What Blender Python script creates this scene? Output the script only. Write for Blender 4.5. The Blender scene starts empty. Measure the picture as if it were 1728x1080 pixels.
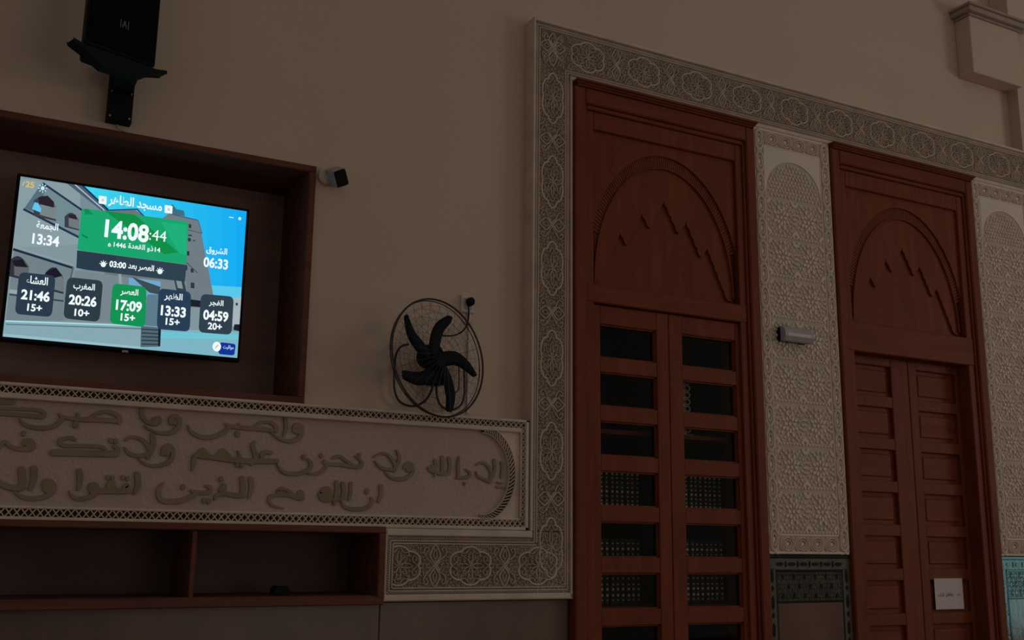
import bpy, math, random
from mathutils import Vector, Matrix
R = math.radians
random.seed(7)
SC = bpy.context.scene
COL = SC.collection
E = 1.3                      # eye height above the floor
# ------------------------------------------------------------------ camera
FPX = 1796.0
YAW, PITCH, ROLL = R(28.03), R(11.95), R(0.68)
sy, cy, sp, cp, sr, cr = math.sin(YAW), math.cos(YAW), math.sin(PITCH), math.cos(PITCH), math.sin(ROLL), math.cos(ROLL)
FW = Vector((sy*cp, cy*cp, sp)); R0 = Vector((cy, -sy, 0)); U0 = R0.cross(FW)
RT = cr*R0 + sr*U0; UP = -sr*R0 + cr*U0
CAM = Vector((0, -4, E))
cd = bpy.data.cameras.new('camera'); cam = bpy.data.objects.new('camera', cd); COL.objects.link(cam)
m = Matrix((RT, UP, -FW)).transposed().to_4x4(); m.translation = CAM
cam.matrix_world = m
cd.sensor_fit = 'HORIZONTAL'; cd.sensor_width = 36; cd.lens = 36*FPX/1728; cd.clip_start = .05
SC.camera = cam

def at(px, py, y=0.0):
    """point of the plane y=const (parallel to the wall) seen at a pixel of the 1728x1080 photograph"""
    d = FW + RT*((px-864)/FPX) - UP*((py-540)/FPX)
    t = (y+4)/d.y
    return (d.x*t, E+d.z*t)
def K(y): return (4+y)/4.0
# ------------------------------------------------------------------ world, lights, exposure
w = bpy.data.worlds.new('world'); SC.world = w; w.use_nodes = True
bg = w.node_tree.nodes['Background']; bg.inputs[0].default_value = (1.0, .90, .80, 1); bg.inputs[1].default_value = .138
SC.view_settings.view_transform = 'Standard'; SC.view_settings.look = 'None'
SC.view_settings.exposure = 0; SC.view_settings.gamma = 1; SC.view_settings.use_curve_mapping = False
def area(name, loc, target, sx, sz, power, color):
    l = bpy.data.lights.new(name, 'AREA'); l.shape = 'RECTANGLE'; l.size = sx; l.size_y = sz
    l.energy = power; l.color = color
    o = bpy.data.objects.new(name, l); COL.objects.link(o); o.location = loc
    o.rotation_euler = (Vector(target)-Vector(loc)).to_track_quat('-Z', 'Y').to_euler()
    return o
area('high_window_light', (10.2, -5.4, 2.9), (3.2, 0, 1.9), 2.0, 1.5, 48, (1, .91, .80))
area('upper_hall_light', (6.4, -4.4, 5.2), (4.2, 0, 3.2), 1.6, .8, 3, (.90, .95, 1))
area('low_fill_light', (3.4, -6.5, 1.2), (2.2, 0, 1.5), 2.6, 1.6, 13, (1, .90, .80))  # warm fill added to brighten the lower wall, no real source behind it
# ------------------------------------------------------------------ materials
def lin(c): return tuple(((v/255)/12.92 if v/255 <= .04045 else ((v/255+.055)/1.055)**2.4) for v in c)
MATS = {}
def mat(name, col, rough=.7, var=.12, scale=6, bump=0, bscale=60, spec=.5, metal=0, stretch=(1, 1, 1), col2=None):
    if name in MATS: return MATS[name]
    m = bpy.data.materials.new(name); m.use_nodes = True; nt = m.node_tree; n = nt.nodes; L = nt.links
    b = n['Principled BSDF']; b.inputs['Roughness'].default_value = rough; b.inputs['Metallic'].default_value = metal
    b.inputs['Specular IOR Level'].default_value = spec
    tc = n.new('ShaderNodeTexCoord'); mp = n.new('ShaderNodeMapping'); mp.inputs['Scale'].default_value = stretch
    L.new(tc.outputs['Object'], mp.inputs['Vector'])
    ns = n.new('ShaderNodeTexNoise'); ns.inputs['Scale'].default_value = scale; ns.inputs['Detail'].default_value = 5
    L.new(mp.outputs[0], ns.inputs['Vector'])
    rp = n.new('ShaderNodeValToRGB'); e = rp.color_ramp.elements
    a = col; c2 = col2 or tuple(v*(1-2*var) for v in col)
    e[0].position = .32; e[0].color = (*c2, 1); e[1].position = .68; e[1].color = (*a, 1)
    L.new(ns.outputs['Fac'], rp.inputs[0]); L.new(rp.outputs[0], b.inputs['Base Color'])
    if bump:
        n2 = n.new('ShaderNodeTexNoise'); n2.inputs['Scale'].default_value = bscale; n2.inputs['Detail'].default_value = 3
        L.new(mp.outputs[0], n2.inputs['Vector'])
        bp = n.new('ShaderNodeBump'); bp.inputs['Strength'].default_value = bump; bp.inputs['Distance'].default_value = .01
        L.new(n2.outputs['Fac'], bp.inputs['Height']); L.new(bp.outputs[0], b.inputs['Normal'])
    MATS[name] = m; return m
def emis(name, rgb, k=1.0):
    if name in MATS: return MATS[name]
    m = bpy.data.materials.new(name); m.use_nodes = True; nt = m.node_tree
    for x in list(nt.nodes): nt.nodes.remove(x)
    o = nt.nodes.new('ShaderNodeOutputMaterial'); e = nt.nodes.new('ShaderNodeEmission')
    e.inputs[0].default_value = (*lin(rgb), 1); e.inputs[1].default_value = k
    nt.links.new(e.outputs[0], o.inputs[0]); MATS[name] = m; return m
def glassmat():
    m = bpy.data.materials.new('pane_glass'); m.use_nodes = True; nt = m.node_tree; n = nt.nodes
    for x in list(n): n.remove(x)
    o = n.new('ShaderNodeOutputMaterial'); mx = n.new('ShaderNodeMixShader'); t = n.new('ShaderNodeBsdfTransparent')
    t.inputs[0].default_value = (.86, .88, .86, 1)
    g = n.new('ShaderNodeBsdfGlossy'); g.inputs['Roughness'].default_value = .03; g.inputs[0].default_value = (.9, .9, .9, 1)
    f = n.new('ShaderNodeFresnel'); f.inputs[0].default_value = 1.2
    nt.links.new(f.outputs[0], mx.inputs[0]); nt.links.new(t.outputs[0], mx.inputs[1]); nt.links.new(g.outputs[0], mx.inputs[2])
    nt.links.new(mx.outputs[0], o.inputs[0]); return m
PLAST = mat('painted_plaster', (.60, .455, .35), .85, .035, 1.3, .05, 90)
CARVE = mat('carved_plaster', (.68, .54, .43), .8, .10, 9, .1, 120)
GROUND = mat('shade_tinted_carving_ground', (.26, .19, .142), .9, .2, 12, .25, 90)  # shade between the carved ridges put into a darker plaster colour
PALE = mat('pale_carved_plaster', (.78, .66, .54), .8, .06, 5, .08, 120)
PALEG = mat('shade_tinted_pale_ground', (.58, .475, .37), .9, .08, 9, .2, 100)  # darker copy of the pale plaster, groove shade put into its colour
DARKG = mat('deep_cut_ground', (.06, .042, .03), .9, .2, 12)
FIELD = mat('hammered_plaster', (.50, .375, .315), .9, .05, 4, .5, 75)
LETTER = mat('brown_painted_letters', (.30, .21, .135), .8, .1, 8)
WOOD = mat('varnished_wood', (.212, .054, .025), .5, .13, 7, .04, 40, .08, stretch=(3, 3, .35))
WOODH = mat('varnished_wood_crossgrain', (.212, .054, .025), .5, .13, 7, .04, 40, .08, stretch=(.35, 3, 3))
WOODN = mat('niche_frame_wood', (.16, .058, .036), .55, .16, 7, .04, 40, .14, stretch=(.35, 3, 3))
WOODD = mat('dark_niche_wood', (.30, .165, .135), .6, .15, 3, .03, 40, .3, stretch=(.35, 3, 3))
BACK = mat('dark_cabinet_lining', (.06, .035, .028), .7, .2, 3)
STONE = mat('brown_marble', (.18, .108, .076), .35, .2, 2.2, 0, 40, .4, stretch=(2.2, 1, .7), col2=(.125, .076, .056))
BLACK = mat('black_plastic', (.004, .004, .005), .6, .1, 20, spec=.15)
BLACKM = mat('black_painted_metal', (.005, .008, .010), .6, .1, 20, spec=.15)
WIRE = mat('brown_black_wire', (.03, .012, .008), .45, .1, 30)
BLADE = mat('dark_teal_plastic', (.006, .012, .016), .7, .1, 20, spec=.12)
WHITE = mat('white_plastic', (.62, .52, .47), .5, .04, 20)
GREYP = mat('grey_plastic', (.40, .36, .37), .4, .06, 20)
PAPER = mat('white_paper', (.62, .52, .50), .8, .03, 10)
INK = mat('black_ink', (.03, .025, .025), .8, .02, 10)
CARPET = mat('dark_red_carpet', (.30, .12, .09), .95, .2, 30, .5, 200)
POLISH = mat('polished_brown_marble', (.20, .122, .088), .13, .2, 2.2, .12, 14, .5, stretch=(2.2, 1, .7), col2=(.14, .085, .064))
TGREY = mat('grey_glazed_tile', (.15, .135, .112), .14, .15, 15, .14, 45, .5)
TDARK = mat('black_green_glazed_tile', (.010, .014, .012), .14, .2, 15, 0, 40, .6)
TGREEN = mat('dull_green_glazed_tile', (.085, .085, .065), .14, .2, 15, .14, 60, .5)
GROUT = mat('grey_grout', (.055, .05, .043), .6, .1, 20)
GOLD = mat('gilding', (.95, .80, .60), .5, .1, 20, 0, 40, .6, 0)
BOOKC = [mat('book_cloth_%s' % s, c, .6, .15, 20) for s, c in (('black', (.020, .016, .014)), ('maroon', (.05, .014, .010)), ('green', (.014, .026, .018)))]
GLASS = glassmat()
# ------------------------------------------------------------------ mesh builder
class MB:
    def __init__(s): s.v = []; s.f = []
    def add(s, vs, fs):
        b = len(s.v); s.v += [tuple(v) for v in vs]; s.f += [tuple(b+i for i in f) for f in fs]
    def box(s, x0, x1, y0, y1, z0, z1):
        if x0 > x1: x0, x1 = x1, x0
        if y0 > y1: y0, y1 = y1, y0
        if z0 > z1: z0, z1 = z1, z0
        s.add([(x, y, z) for x in (x0, x1) for y in (y0, y1) for z in (z0, z1)],
              [(0, 1, 3, 2), (4, 6, 7, 5), (0, 4, 5, 1), (2, 3, 7, 6), (0, 2, 6, 4), (1, 5, 7, 3)])
        return s
    def cbox(s, x0, x1, yf, yb, z0, z1, c=.004):
        """box with chamfered front edges (front faces -y)"""
        vs = [(x0, yb, z0), (x1, yb, z0), (x1, yb, z1), (x0, yb, z1), (x0, yf+c, z0), (x1, yf+c, z0), (x1, yf+c, z1), (x0, yf+c, z1),
              (x0+c, yf, z0+c), (x1-c, yf, z0+c), (x1-c, yf, z1-c), (x0+c, yf, z1-c)]
        fs = [(3, 2, 1, 0), (8, 9, 10, 11)]
        for a in range(4):
            b = (a+1) % 4; fs += [(a, b, b+4, a+4), (a+4, b+4, b+8, a+8)]
        s.add(vs, fs); return s
    def prism(s, poly, yf, yb, ch=0.0, hollow=False):
        """polygon in (x,z), front at yf, back at yb; ch = chamfer"""
        n = len(poly)
        a = sum(poly[i][0]*poly[(i+1) % n][1]-poly[(i+1) % n][0]*poly[i][1] for i in range(n))
        if a < 0: poly = poly[::-1]
        vs = [(x, yb, z) for x, z in poly]
        fs = [] if hollow else [tuple(range(n))[::-1]]
        if ch:
            cx = sum(p[0] for p in poly)/n; cz = sum(p[1] for p in poly)/n
            vs += [(x, yf+ch, z) for x, z in poly]
            rr = max(max(abs(x-cx), abs(z-cz)) for x, z in poly); k = max(.2, 1-ch/rr)
            vs += [(cx+(x-cx)*k, yf, cz+(z-cz)*k) for x, z in poly]
            lv = 3
        else:
            vs += [(x, yf, z) for x, z in poly]; lv = 2
        for l in range(lv-1):
            for i in range(n):
                j = (i+1) % n; fs.append((l*n+i, l*n+j, (l+1)*n+j, (l+1)*n+i))
        fs.append(tuple(range((lv-1)*n, lv*n)))
        s.add(vs, fs); return s
    def ribbon(s, pts, wd, y0, h, top=.45, closed=False, caps=True):
        """raised moulding along a line in (x,z) lying on plane y0, standing h towards -y"""
        pts = [(p[0], p[1]) for p in pts]; n = len(pts)
        if not hasattr(wd, '__len__'): wd = [wd]*n
        wd = list(wd)
        if caps and not closed and n > 1:
            for end in (0, 1):
                a, b = (pts[0], pts[1]) if end == 0 else (pts[-1], pts[-2])
                d = math.hypot(a[0]-b[0], a[1]-b[1]) or 1e-6; w_ = wd[0] if end == 0 else wd[-1]
                ux, uz = (a[0]-b[0])/d, (a[1]-b[1])/d
                ex = [((a[0]+ux*w_*.3, a[1]+uz*w_*.3), w_*.8), ((a[0]+ux*w_*.48, a[1]+uz*w_*.48), w_*.3)]
                if end == 0: pts = [e[0] for e in ex[::-1]]+pts; wd = [e[1] for e in ex[::-1]]+wd
                else: pts += [e[0] for e in ex]; wd += [e[1] for e in ex]
            n = len(pts)
        vs = []
        for i in range(n):
            if closed: a, b = pts[i-1], pts[(i+1) % n]
            else: a, b = pts[max(i-1, 0)], pts[min(i+1, n-1)]
            dx, dz = b[0]-a[0], b[1]-a[1]; d = math.hypot(dx, dz) or 1e-6; nx, nz = -dz/d, dx/d; x, z = pts[i]; q = wd[i]/2
            vs += [(x+nx*q, y0, z+nz*q), (x+nx*q*top, y0-h, z+nz*q*top), (x-nx*q*top, y0-h, z-nz*q*top), (x-nx*q, y0, z-nz*q)]
        fs = []
        for i in range(n if closed else n-1):
            j = (i+1) % n
            for k in range(3): fs.append((i*4+k, i*4+k+1, j*4+k+1, j*4+k))
        if not closed: fs += [(0, 1, 2, 3), ((n-1)*4+3, (n-1)*4+2, (n-1)*4+1, (n-1)*4)]
        s.add(vs, fs); return s
    def tube(s, pts, r, n=6, closed=False):
        pts = [Vector(p) for p in pts]; N = len(pts); vs = []; fs = []; up = None
        for i, p in enumerate(pts):
            a = pts[i-1] if (closed or i) else p; b = pts[(i+1) % N] if (closed or i < N-1) else p
            t = (b-a).normalized()
            if up is None: up = t.orthogonal().normalized()
            up = (up-t*up.dot(t)).normalized(); q = t.cross(up); rr = r[i] if hasattr(r, '__len__') else r
            for k in range(n):
                an = 2*math.pi*k/n; vs.append(p+(up*math.cos(an)+q*math.sin(an))*rr)
        for i in range(N if closed else N-1):
            j = (i+1) % N
            for k in range(n): fs.append((i*n+k, i*n+(k+1) % n, j*n+(k+1) % n, j*n+k))
        if not closed: fs += [tuple(range(n))[::-1], tuple(range((N-1)*n, N*n))]
        s.add(vs, fs); return s
    def mesh(s, name, m):
        me = bpy.data.meshes.new(name); me.from_pydata(s.v, [], s.f); me.materials.append(m); me.update(); return me
    def build(s, name, m, parent=None, smooth=False, bevel=0):
        me = s.mesh(name, m)
        o = bpy.data.objects.new(name, me); COL.objects.link(o)
        if smooth:
            for p in me.polygons: p.use_smooth = True
            try: me.set_sharp_from_angle(angle=R(40))
            except Exception: pass
        if parent is not None:
            o.parent = parent; o.location = -org(parent)
            if parent.rotation_euler.z or parent.rotation_euler.x:      # geometry given in world space
                raise RuntimeError('rotated parent')
        if bevel:
            md = o.modifiers.new('bevel', 'BEVEL'); md.width = bevel; md.segments = 2; md.limit_method = 'ANGLE'
        return o
def org(o):
    v = Vector(o.location)
    while o.parent: o = o.parent; v = v+Vector(o.location)
    return v
def thing(name, label, cat, loc=(0, 0, 0), group=None, kind=None):
    o = bpy.data.objects.new(name, None); COL.objects.link(o); o.location = loc; o.empty_display_size = .05
    if kind: o['kind'] = kind
    if label: o['label'] = label
    if cat: o['category'] = cat
    if group: o['group'] = group
    return o
def tag(o, label, cat, group=None):
    o['label'] = label; o['category'] = cat
    if group: o['group'] = group
    return o
def inst(me, name, parent, loc, label=None):
    o = bpy.data.objects.new(name, me); COL.objects.link(o); o.parent = parent; o.location = Vector(loc)-org(parent)
    if label: o['label'] = label
    return o
def smooth_line(pts, k=5):
    """Catmull-Rom through points of any dimension"""
    P = [pts[0]]+list(pts)+[pts[-1]]; out = []
    for i in range(1, len(P)-2):
        for j in range(k):
            t = j/k; a, b, c, d = P[i-1], P[i], P[i+1], P[i+2]
            out.append(tuple(.5*((2*b[q])+(-a[q]+c[q])*t+(2*a[q]-5*b[q]+4*c[q]-d[q])*t*t+(-a[q]+3*b[q]-3*c[q]+d[q])*t**3) for q in range(len(b))))
    out.append(tuple(pts[-1])); return out
def rect(x0, x1, z0, z1): return [(x0, z0), (x1, z0), (x1, z1), (x0, z1)]
# ------------------------------------------------------------------ the room
WY = .075                                      # face of the plain plaster wall
floor = MB().box(-3, 11.2, -9, .7, -.1, 0).build('floor', CARPET); floor['kind'] = 'structure'
# openings of the wall: niche, shelf, bookcase, door
NX0, NX1, NZ0, NZ1 = -.75, 1.215*K(.08), E+.522*K(.08), E+1.489*K(.08)
SX0, SX1, SZ0, SZ1 = -.75, 1.574, E-.232, E+.066
B0, B1, D0, D1, DT = 2.441, 3.522, 4.055, 5.165, E+2.147
holes = [(NX0, NX1, NZ0, NZ1), (SX0, SX1, SZ0, SZ1), (B0, B1, 0, DT-.03), (D0, D1, 0, DT-.03)]
xs = sorted({-3, 11} | {h[0] for h in holes} | {h[1] for h in holes}); zs = sorted({0, 5.6} | {h[2] for h in holes} | {h[3] for h in holes})
wl = MB()
for i in range(len(xs)-1):
    for j in range(len(zs)-1):
        mx, mz = (xs[i]+xs[i+1])/2, (zs[j]+zs[j+1])/2
        if any(h[0] < mx < h[1] and h[2] < mz < h[3] for h in holes): continue
        wl.box(xs[i], xs[i+1], WY, .70, zs[j], zs[j+1])
wall = wl.build('wall_back', PLAST); wall['kind'] = 'structure'
# side wall outside the frame, with the daylit window that the glazed tiles mirror
ws = MB(); wy0, wy1, wz0, wz1 = -5.0, -3.1, .35, 1.75
ws.box(11, 11.2, -9, wy0, 0, 5.6).box(11, 11.2, wy1, .1, 0, 5.6).box(11, 11.2, wy0, wy1, 0, wz0).box(11, 11.2, wy0, wy1, wz1, 5.6)
o = ws.build('wall_right', PLAST); o['kind'] = 'structure'
win = thing('window_1', None, None, (11.1, -4.05, wz0), kind='structure')
f = MB()
for yy in (wy0, wy0+.63, wy0+1.26, wy1-.05): f.box(11.06, 11.14, yy, yy+.05, wz0, wz1)
for zz in (wz0, (wz0+wz1)/2, wz1-.05): f.box(11.07, 11.13, wy0, wy1, zz, zz+.05)
f.build('window_frame', WOOD, win)
MB().box(11.09, 11.10, wy0, wy1, wz0, wz1).build('window_pane', emis('daylight_pane', (150, 215, 215), 3.2), win)
# ------------------------------------------------------------------ marble dado under the carved band
dd = thing('trim_1', None, None, (0, .05, 0), kind='structure')
xe = [-1.6, 1.576, 2.437]
for i in range(2):
    MB().cbox(xe[i]+.0015, xe[i+1]-.0015, .03+(.002 if i % 2 else 0), .10, .02, E-.224, .0025).build('stone_slab', STONE, dd)
# ------------------------------------------------------------------ carved plaster band (L shaped)
band = thing('carved_plaster_band', 'long carved plaster band of lobed medallions framing the bookcase and both doorways', 'frieze', (2.33, .05, E+2.29))
GY = .006                                       # ground of the carving
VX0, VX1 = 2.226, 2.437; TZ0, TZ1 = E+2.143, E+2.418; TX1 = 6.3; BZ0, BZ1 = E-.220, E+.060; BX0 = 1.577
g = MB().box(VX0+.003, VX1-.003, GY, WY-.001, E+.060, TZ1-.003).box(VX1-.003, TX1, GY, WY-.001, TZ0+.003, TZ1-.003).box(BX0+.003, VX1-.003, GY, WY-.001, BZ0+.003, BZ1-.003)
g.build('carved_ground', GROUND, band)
# plain fillets
pl = MB(); fy = -.006
pl.cbox(VX0, VX0+.012, fy, WY, BZ1, TZ1, .003)
pl.cbox(VX1-.012, VX1, fy, WY, BZ0, TZ0, .003)
pl.cbox(VX0+.0025, TX1, fy+.0004, WY-.001, TZ1-.014, TZ1+.0006, .003)
pl.cbox(VX1-.012, TX1, fy, WY, TZ0, TZ0+.022, .004)
pl.cbox(BX0, VX1, fy, WY, BZ0, BZ0+.026, .005)
pl.cbox(BX0, VX0+.012, fy, WY, BZ1-.028, BZ1, .004)
pl.cbox(BX0, BX0+.008, fy, WY, BZ0, BZ1, .003)
pl.build('plain_fillet', CARVE, band)
ml = MB()
def line(a, b, w=.006, h=.007): ml.ribbon([a, b], w, GY, h, .5, caps=False)
ix0, ix1 = VX0+.034, VX1-.036
iz0, iz1 = TZ0+.048, TZ1-.040
jz0, jz1 = BZ0+.050, BZ1-.058; jx0 = BX0+.034
for off in (0, .011):
    line((ix0-off, jz1+.01), (ix0-off, iz1+off)); line((ix1+off, jz0-off), (ix1+off, iz0-off))
    line((ix0-off, iz1+off), (TX1, iz1+off)); line((ix1+off, iz0-off), (TX1, iz0-off))
    line((jx0-off, jz1+off), (ix0-off, jz1+off)); line((jx0-off, jz0-off), (ix1+off, jz0-off)); line((jx0-off, jz0-off), (jx0-off, jz1+off))
ml.build('moulded_line', CARVE, band)
# rope bead beside the fillets: too fine to pick apart
rb = MB()
def rope(a, b, w=.010, step=.0095):
    n = int(math.hypot(b[0]-a[0], b[1]-a[1])/step); ux, uz = (b[0]-a[0])/n, (b[1]-a[1])/n; d = math.hypot(ux, uz)
    nx, nz = -uz/d*w/2, ux/d*w/2
    for i in range(n):
        c = (a[0]+ux*(i+.5), a[1]+uz*(i+.5)); k = .42
        p, q = (c[0]-ux*k-nx, c[1]-uz*k-nz), (c[0]+ux*k+nx, c[1]+uz*k+nz)
        rb.ribbon([p, q], .0042, GY, .006, .4, caps=False)
rope((VX0+.018, BZ1), (VX0+.018, TZ1-.02)); rope((VX1-.018, BZ0+.03), (VX1-.018, TZ0))
rope((VX0+.02, TZ1-.021), (TX1, TZ1-.021)); rope((VX1-.01, TZ0+.029), (TX1, TZ0+.029))
rope((BX0+.01, BZ1-.036), (VX0, BZ1-.036)); rope((BX0+.01, BZ0+.033), (VX1-.02, BZ0+.033)); rope((BX0+.015, BZ0+.03), (BX0+.015, BZ1-.03))
o = rb.build('rope_bead', CARVE, band); o['kind'] = 'stuff'
# --- one repeat of the pattern in its own plane, (u along, v across)
def lobed(a, b, lobes, phase, k=.16, n=72, s=1.0):
    out = []
    for i in range(n):
        t = 2*math.pi*i/n; q = 1-k*(1-abs(math.cos(lobes/2*(t-phase)))**.8)
        out.append((a*math.cos(t)*q*s, b*math.sin(t)*q*s))
    return out
def unit_parts(vertical):
    f = (lambda p: (p[1]*.78, p[0])) if vertical else (lambda p: (p[0]*.795, p[1]))
    ph = 0 if vertical else math.pi/2
    main = []                                     # (points, width, closed) of the medallion
    main.append((lobed(.124, .076, 6, ph), .0098, True))
    for k in range(8):                            # crossing petals
        t = k*math.pi/4+math.pi/8*(0); c, s_ = math.cos(t), math.sin(t); L = .060 if k % 2 == 0 else .048
        ex = 1.25
        pet = [(0, 0), (c*L*.35-s_*.009, s_*L*.35+c*.009), (c*L*.75-s_*.008, s_*L*.75+c*.008), (c*L, s_*L), (c*L*.75+s_*.008, s_*L*.75-c*.008), (c*L*.35+s_*.009, s_*L*.35-c*.009)]
        main.append(([(p[0]*ex, p[1]*.95) for p in pet], .0034, True))
    for sx in (-1, 1):
        for sz in (-1, 1):
            main.append((smooth_line([(sx*.096, sz*.004), (sx*.074, sz*.020), (sx*.080, sz*.038), (sx*.096, sz*.030), (sx*.090, sz*.020)], 3), .0036, False))
            main.append((smooth_line([(sx*.010, sz*.066), (sx*.030, sz*.050), (sx*.050, sz*.052), (sx*.052, sz*.040), (sx*.040, sz*.038)], 3), .0036, False))
    knot = []                                     # around u=0: crossing bands and two pointed loops
    for sv in (-1, 1):
        knot.append((smooth_line([(-.026, -sv*.016), (0, sv*.006), (.026, sv*.034), (.024, sv*.052), (0, sv*.082), (-.024, sv*.052), (-.026, sv*.034), (0, sv*.006), (.026, -sv*.016)], 4), .0062, False))
        knot.append((smooth_line([(-.046, sv*.030), (-.018, sv*.010), (.018, -sv*.018), (.046, -sv*.034)], 4), .0045, False))
        knot.append((smooth_line([(0, sv*.026), (.010, sv*.040), (0, sv*.062), (-.010, sv*.040), (0, sv*.026)], 3), .0036, False))
        for su in (-1, 1):
            knot.append((smooth_line([(su*.046, -sv*.032), (su*.062, -sv*.052), (su*.050, -sv*.072), (su*.036, -sv*.064), (su*.046, -sv*.054)], 3), .0042, False))
    def bm(lst, h):
        b = MB()
        for pts, wd, cl in lst: b.ribbon([f(p) for p in pts], wd, 0, h, .45, closed=cl)
        return b
    # filler scrolls, keeping off the main lines
    samp = [p for pts, _, _ in main for p in pts]+[(p[0]+.204, p[1]) for pts, _, _ in knot for p in pts]+[(p[0]-.204, p[1]) for pts, _, _ in knot for p in pts]
    fill = MB(); rnd = random.Random(3)
    nu, nv = 27, 12
    for i in range(nu):
        for j in range(nv):
            u = -.204+(i+.5)*.408/nu+rnd.uniform(-.003, .003); v = -.086+(j+.5)*.172/nv+rnd.uniform(-.002, .002)
            if min((p[0]-u)**2+(p[1]-v)**2 for p in samp) < .0068**2: continue
            a0 = rnd.uniform(0, 6.28); sg = rnd.choice((-1, 1)); r0 = rnd.uniform(.0050, .0072)
            pts = []
            for k in range(8):
                t = k/7; an = a0+sg*t*4.6; r = r0*(1-.72*t); pts.append((u+r*math.cos(an), v+r*math.sin(an)))
            fill.ribbon([f(p) for p in pts], [.0034, .0034, .0032, .003, .003, .003, .003, .0034], 0, .005, .4, caps=False)
    return bm(main, .009).mesh('medallion', CARVE), bm(knot, .008).mesh('knot', CARVE), fill.mesh('scrollwork', CARVE)
UV = unit_parts(True); UH = unit_parts(False)
vx = (ix0+ix1)/2
for k in range(6):
    z = E+2.035-.4085*k
    inst(UV[0], 'medallion', band, (vx, GY, z)); o = inst(UV[2], 'scrollwork', band, (vx, GY, z)); o['kind'] = 'stuff'
    if k < 5: inst(UV[1], 'knot', band, (vx, GY, z-.2043))
tz = (iz0+iz1)/2
inst(UV[1], 'knot', band, (vx, GY, tz+.01)); inst(UH[1], 'knot', band, (vx, GY, tz-.005))
for k in range(11):
    x = 2.523+.3252*k
    inst(UH[0], 'medallion', band, (x, GY, tz)); o = inst(UH[2], 'scrollwork', band, (x, GY, tz)); o['kind'] = 'stuff'
    inst(UH[1], 'knot', band, (x+.1626, GY, tz))
bz = (jz0+jz1)/2
def cut(me, lim):
    m2 = me.copy(); V = m2.vertices; keep = [tuple(p.vertices) for p in me.polygons if all(V[i].co.x > lim for i in p.vertices)]
    m3 = bpy.data.meshes.new(me.name+'_cut'); m3.from_pydata([tuple(v.co) for v in V], [], keep); m3.materials.append(CARVE); return m3
o = inst(cut(UH[0], jx0-1.637), 'medallion', band, (1.637, GY, bz)); o = inst(cut(UH[2], jx0-1.637), 'scrollwork', band, (1.637, GY, bz)); o['kind'] = 'stuff'
inst(UH[1], 'knot', band, (1.7945, GY, bz))
for k, x in enumerate((1.952, 2.267)):
    inst(UH[0], 'medallion', band, (x, GY, bz)); o = inst(UH[2], 'scrollwork', band, (x, GY, bz)); o['kind'] = 'stuff'
    if k < 1: inst(UH[1], 'knot', band, (x+.1575, GY, bz))
# ------------------------------------------------------------------ calligraphy panel
cal = thing('calligraphy_panel', 'wide plaster panel with three rows of raised brown Arabic calligraphy and lattice border', 'panel', (1.0, .05, E+.06))
CX0, CX1, CZ0, CZ1 = -1.6, 2.221, E+.0615, E+.528
FY = .022
MB().box(CX0, CX1, FY, WY, CZ0, CZ1).build('hammered_field', FIELD, cal)
b = MB()
def bar(x0, x1, z0, z1, yf=0): b.cbox(x0, x1, yf, FY+.005, z0, z1, .003)
bar(CX0, CX1, CZ1-.012, CZ1); bar(CX0, 2.187, E+.472, E+.4915); bar(CX0, CX1, CZ0, CZ0+.0145); bar(CX0, 2.187, E+.1025, E+.112, .008)
bar(2.2035, CX1, CZ0, CZ1); bar(2.180, 2.1865, E+.112, E+.4915)
b.build('plain_border', CARVE, cal)
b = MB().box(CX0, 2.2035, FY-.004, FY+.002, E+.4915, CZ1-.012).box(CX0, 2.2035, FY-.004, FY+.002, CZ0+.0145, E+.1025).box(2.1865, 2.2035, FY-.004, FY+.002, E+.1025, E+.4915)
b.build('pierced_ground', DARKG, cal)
la = MB(); p_ = .0245
def lattice(x0, x1, z0, z1):
    n = int((x1-x0)/p_)
    for i in range(n+1):
        x = x0+i*p_
        for (a, c) in ((z0, z1), (z1, z0)):
            la.ribbon([(x, a), (x+p_*.86, c)], .0055, FY-.004, .0135+(.0006 if a < c else 0), .5, caps=False)
lattice(CX0, 2.200, E+.4915, CZ1-.012); lattice(CX0, 2.200, CZ0+.0145, E+.1025)
n = 16
for i in range(n):
    z = E+.1025+i*.389/n
    la.ribbon([(2.1865, z), (2.2035, z+.389/n)], .004, FY-.004, .014, .5, caps=False); la.ribbon([(2.2035, z), (2.1865, z+.389/n)], .004, FY-.004, .014, .5, caps=False)
o = la.build('lattice_strip', CARVE, cal)
# rounded end: spandrel infill, smooth rim, twisted rope
ecx, ecz, erx, erz = 2.000, E+.292, .146, .186
def el(t, k=1.0, o_=0): return (ecx+(erx+o_)*math.cos(t), ecz+(erz+o_)*math.sin(t))
spd = MB(); N = 28
for s_ in (1, -1):
    zc = E+.472 if s_ > 0 else E+.112
    prev = None
    for i in range(N+1):
        t = s_*math.pi/2*i/N; p = el(t, o_=.004)
        q = (2.180, p[1]) if i < N else (2.180, zc)
        if prev:
            pp, qq = prev
            poly = [pp, qq, q, p]
            spd.prism(poly, FY-.008, FY+.002)
        prev = (p, q)
spd.build('spandrel', CARVE, cal)
rim = MB(); rim.ribbon([el(-math.pi/2+math.pi*i/60, o_=.012) for i in range(61)], .006, FY-.008, .012, .5, caps=False)
rim.ribbon([el(-math.pi/2+math.pi*i/60, o_=-.016) for i in range(61)], .006, FY, .014, .5, caps=False)
rim.build('rim', CARVE, cal)
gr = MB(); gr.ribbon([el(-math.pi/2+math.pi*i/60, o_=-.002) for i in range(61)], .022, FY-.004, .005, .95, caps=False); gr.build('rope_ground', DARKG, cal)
rp_ = MB(); M_ = 34
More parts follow.
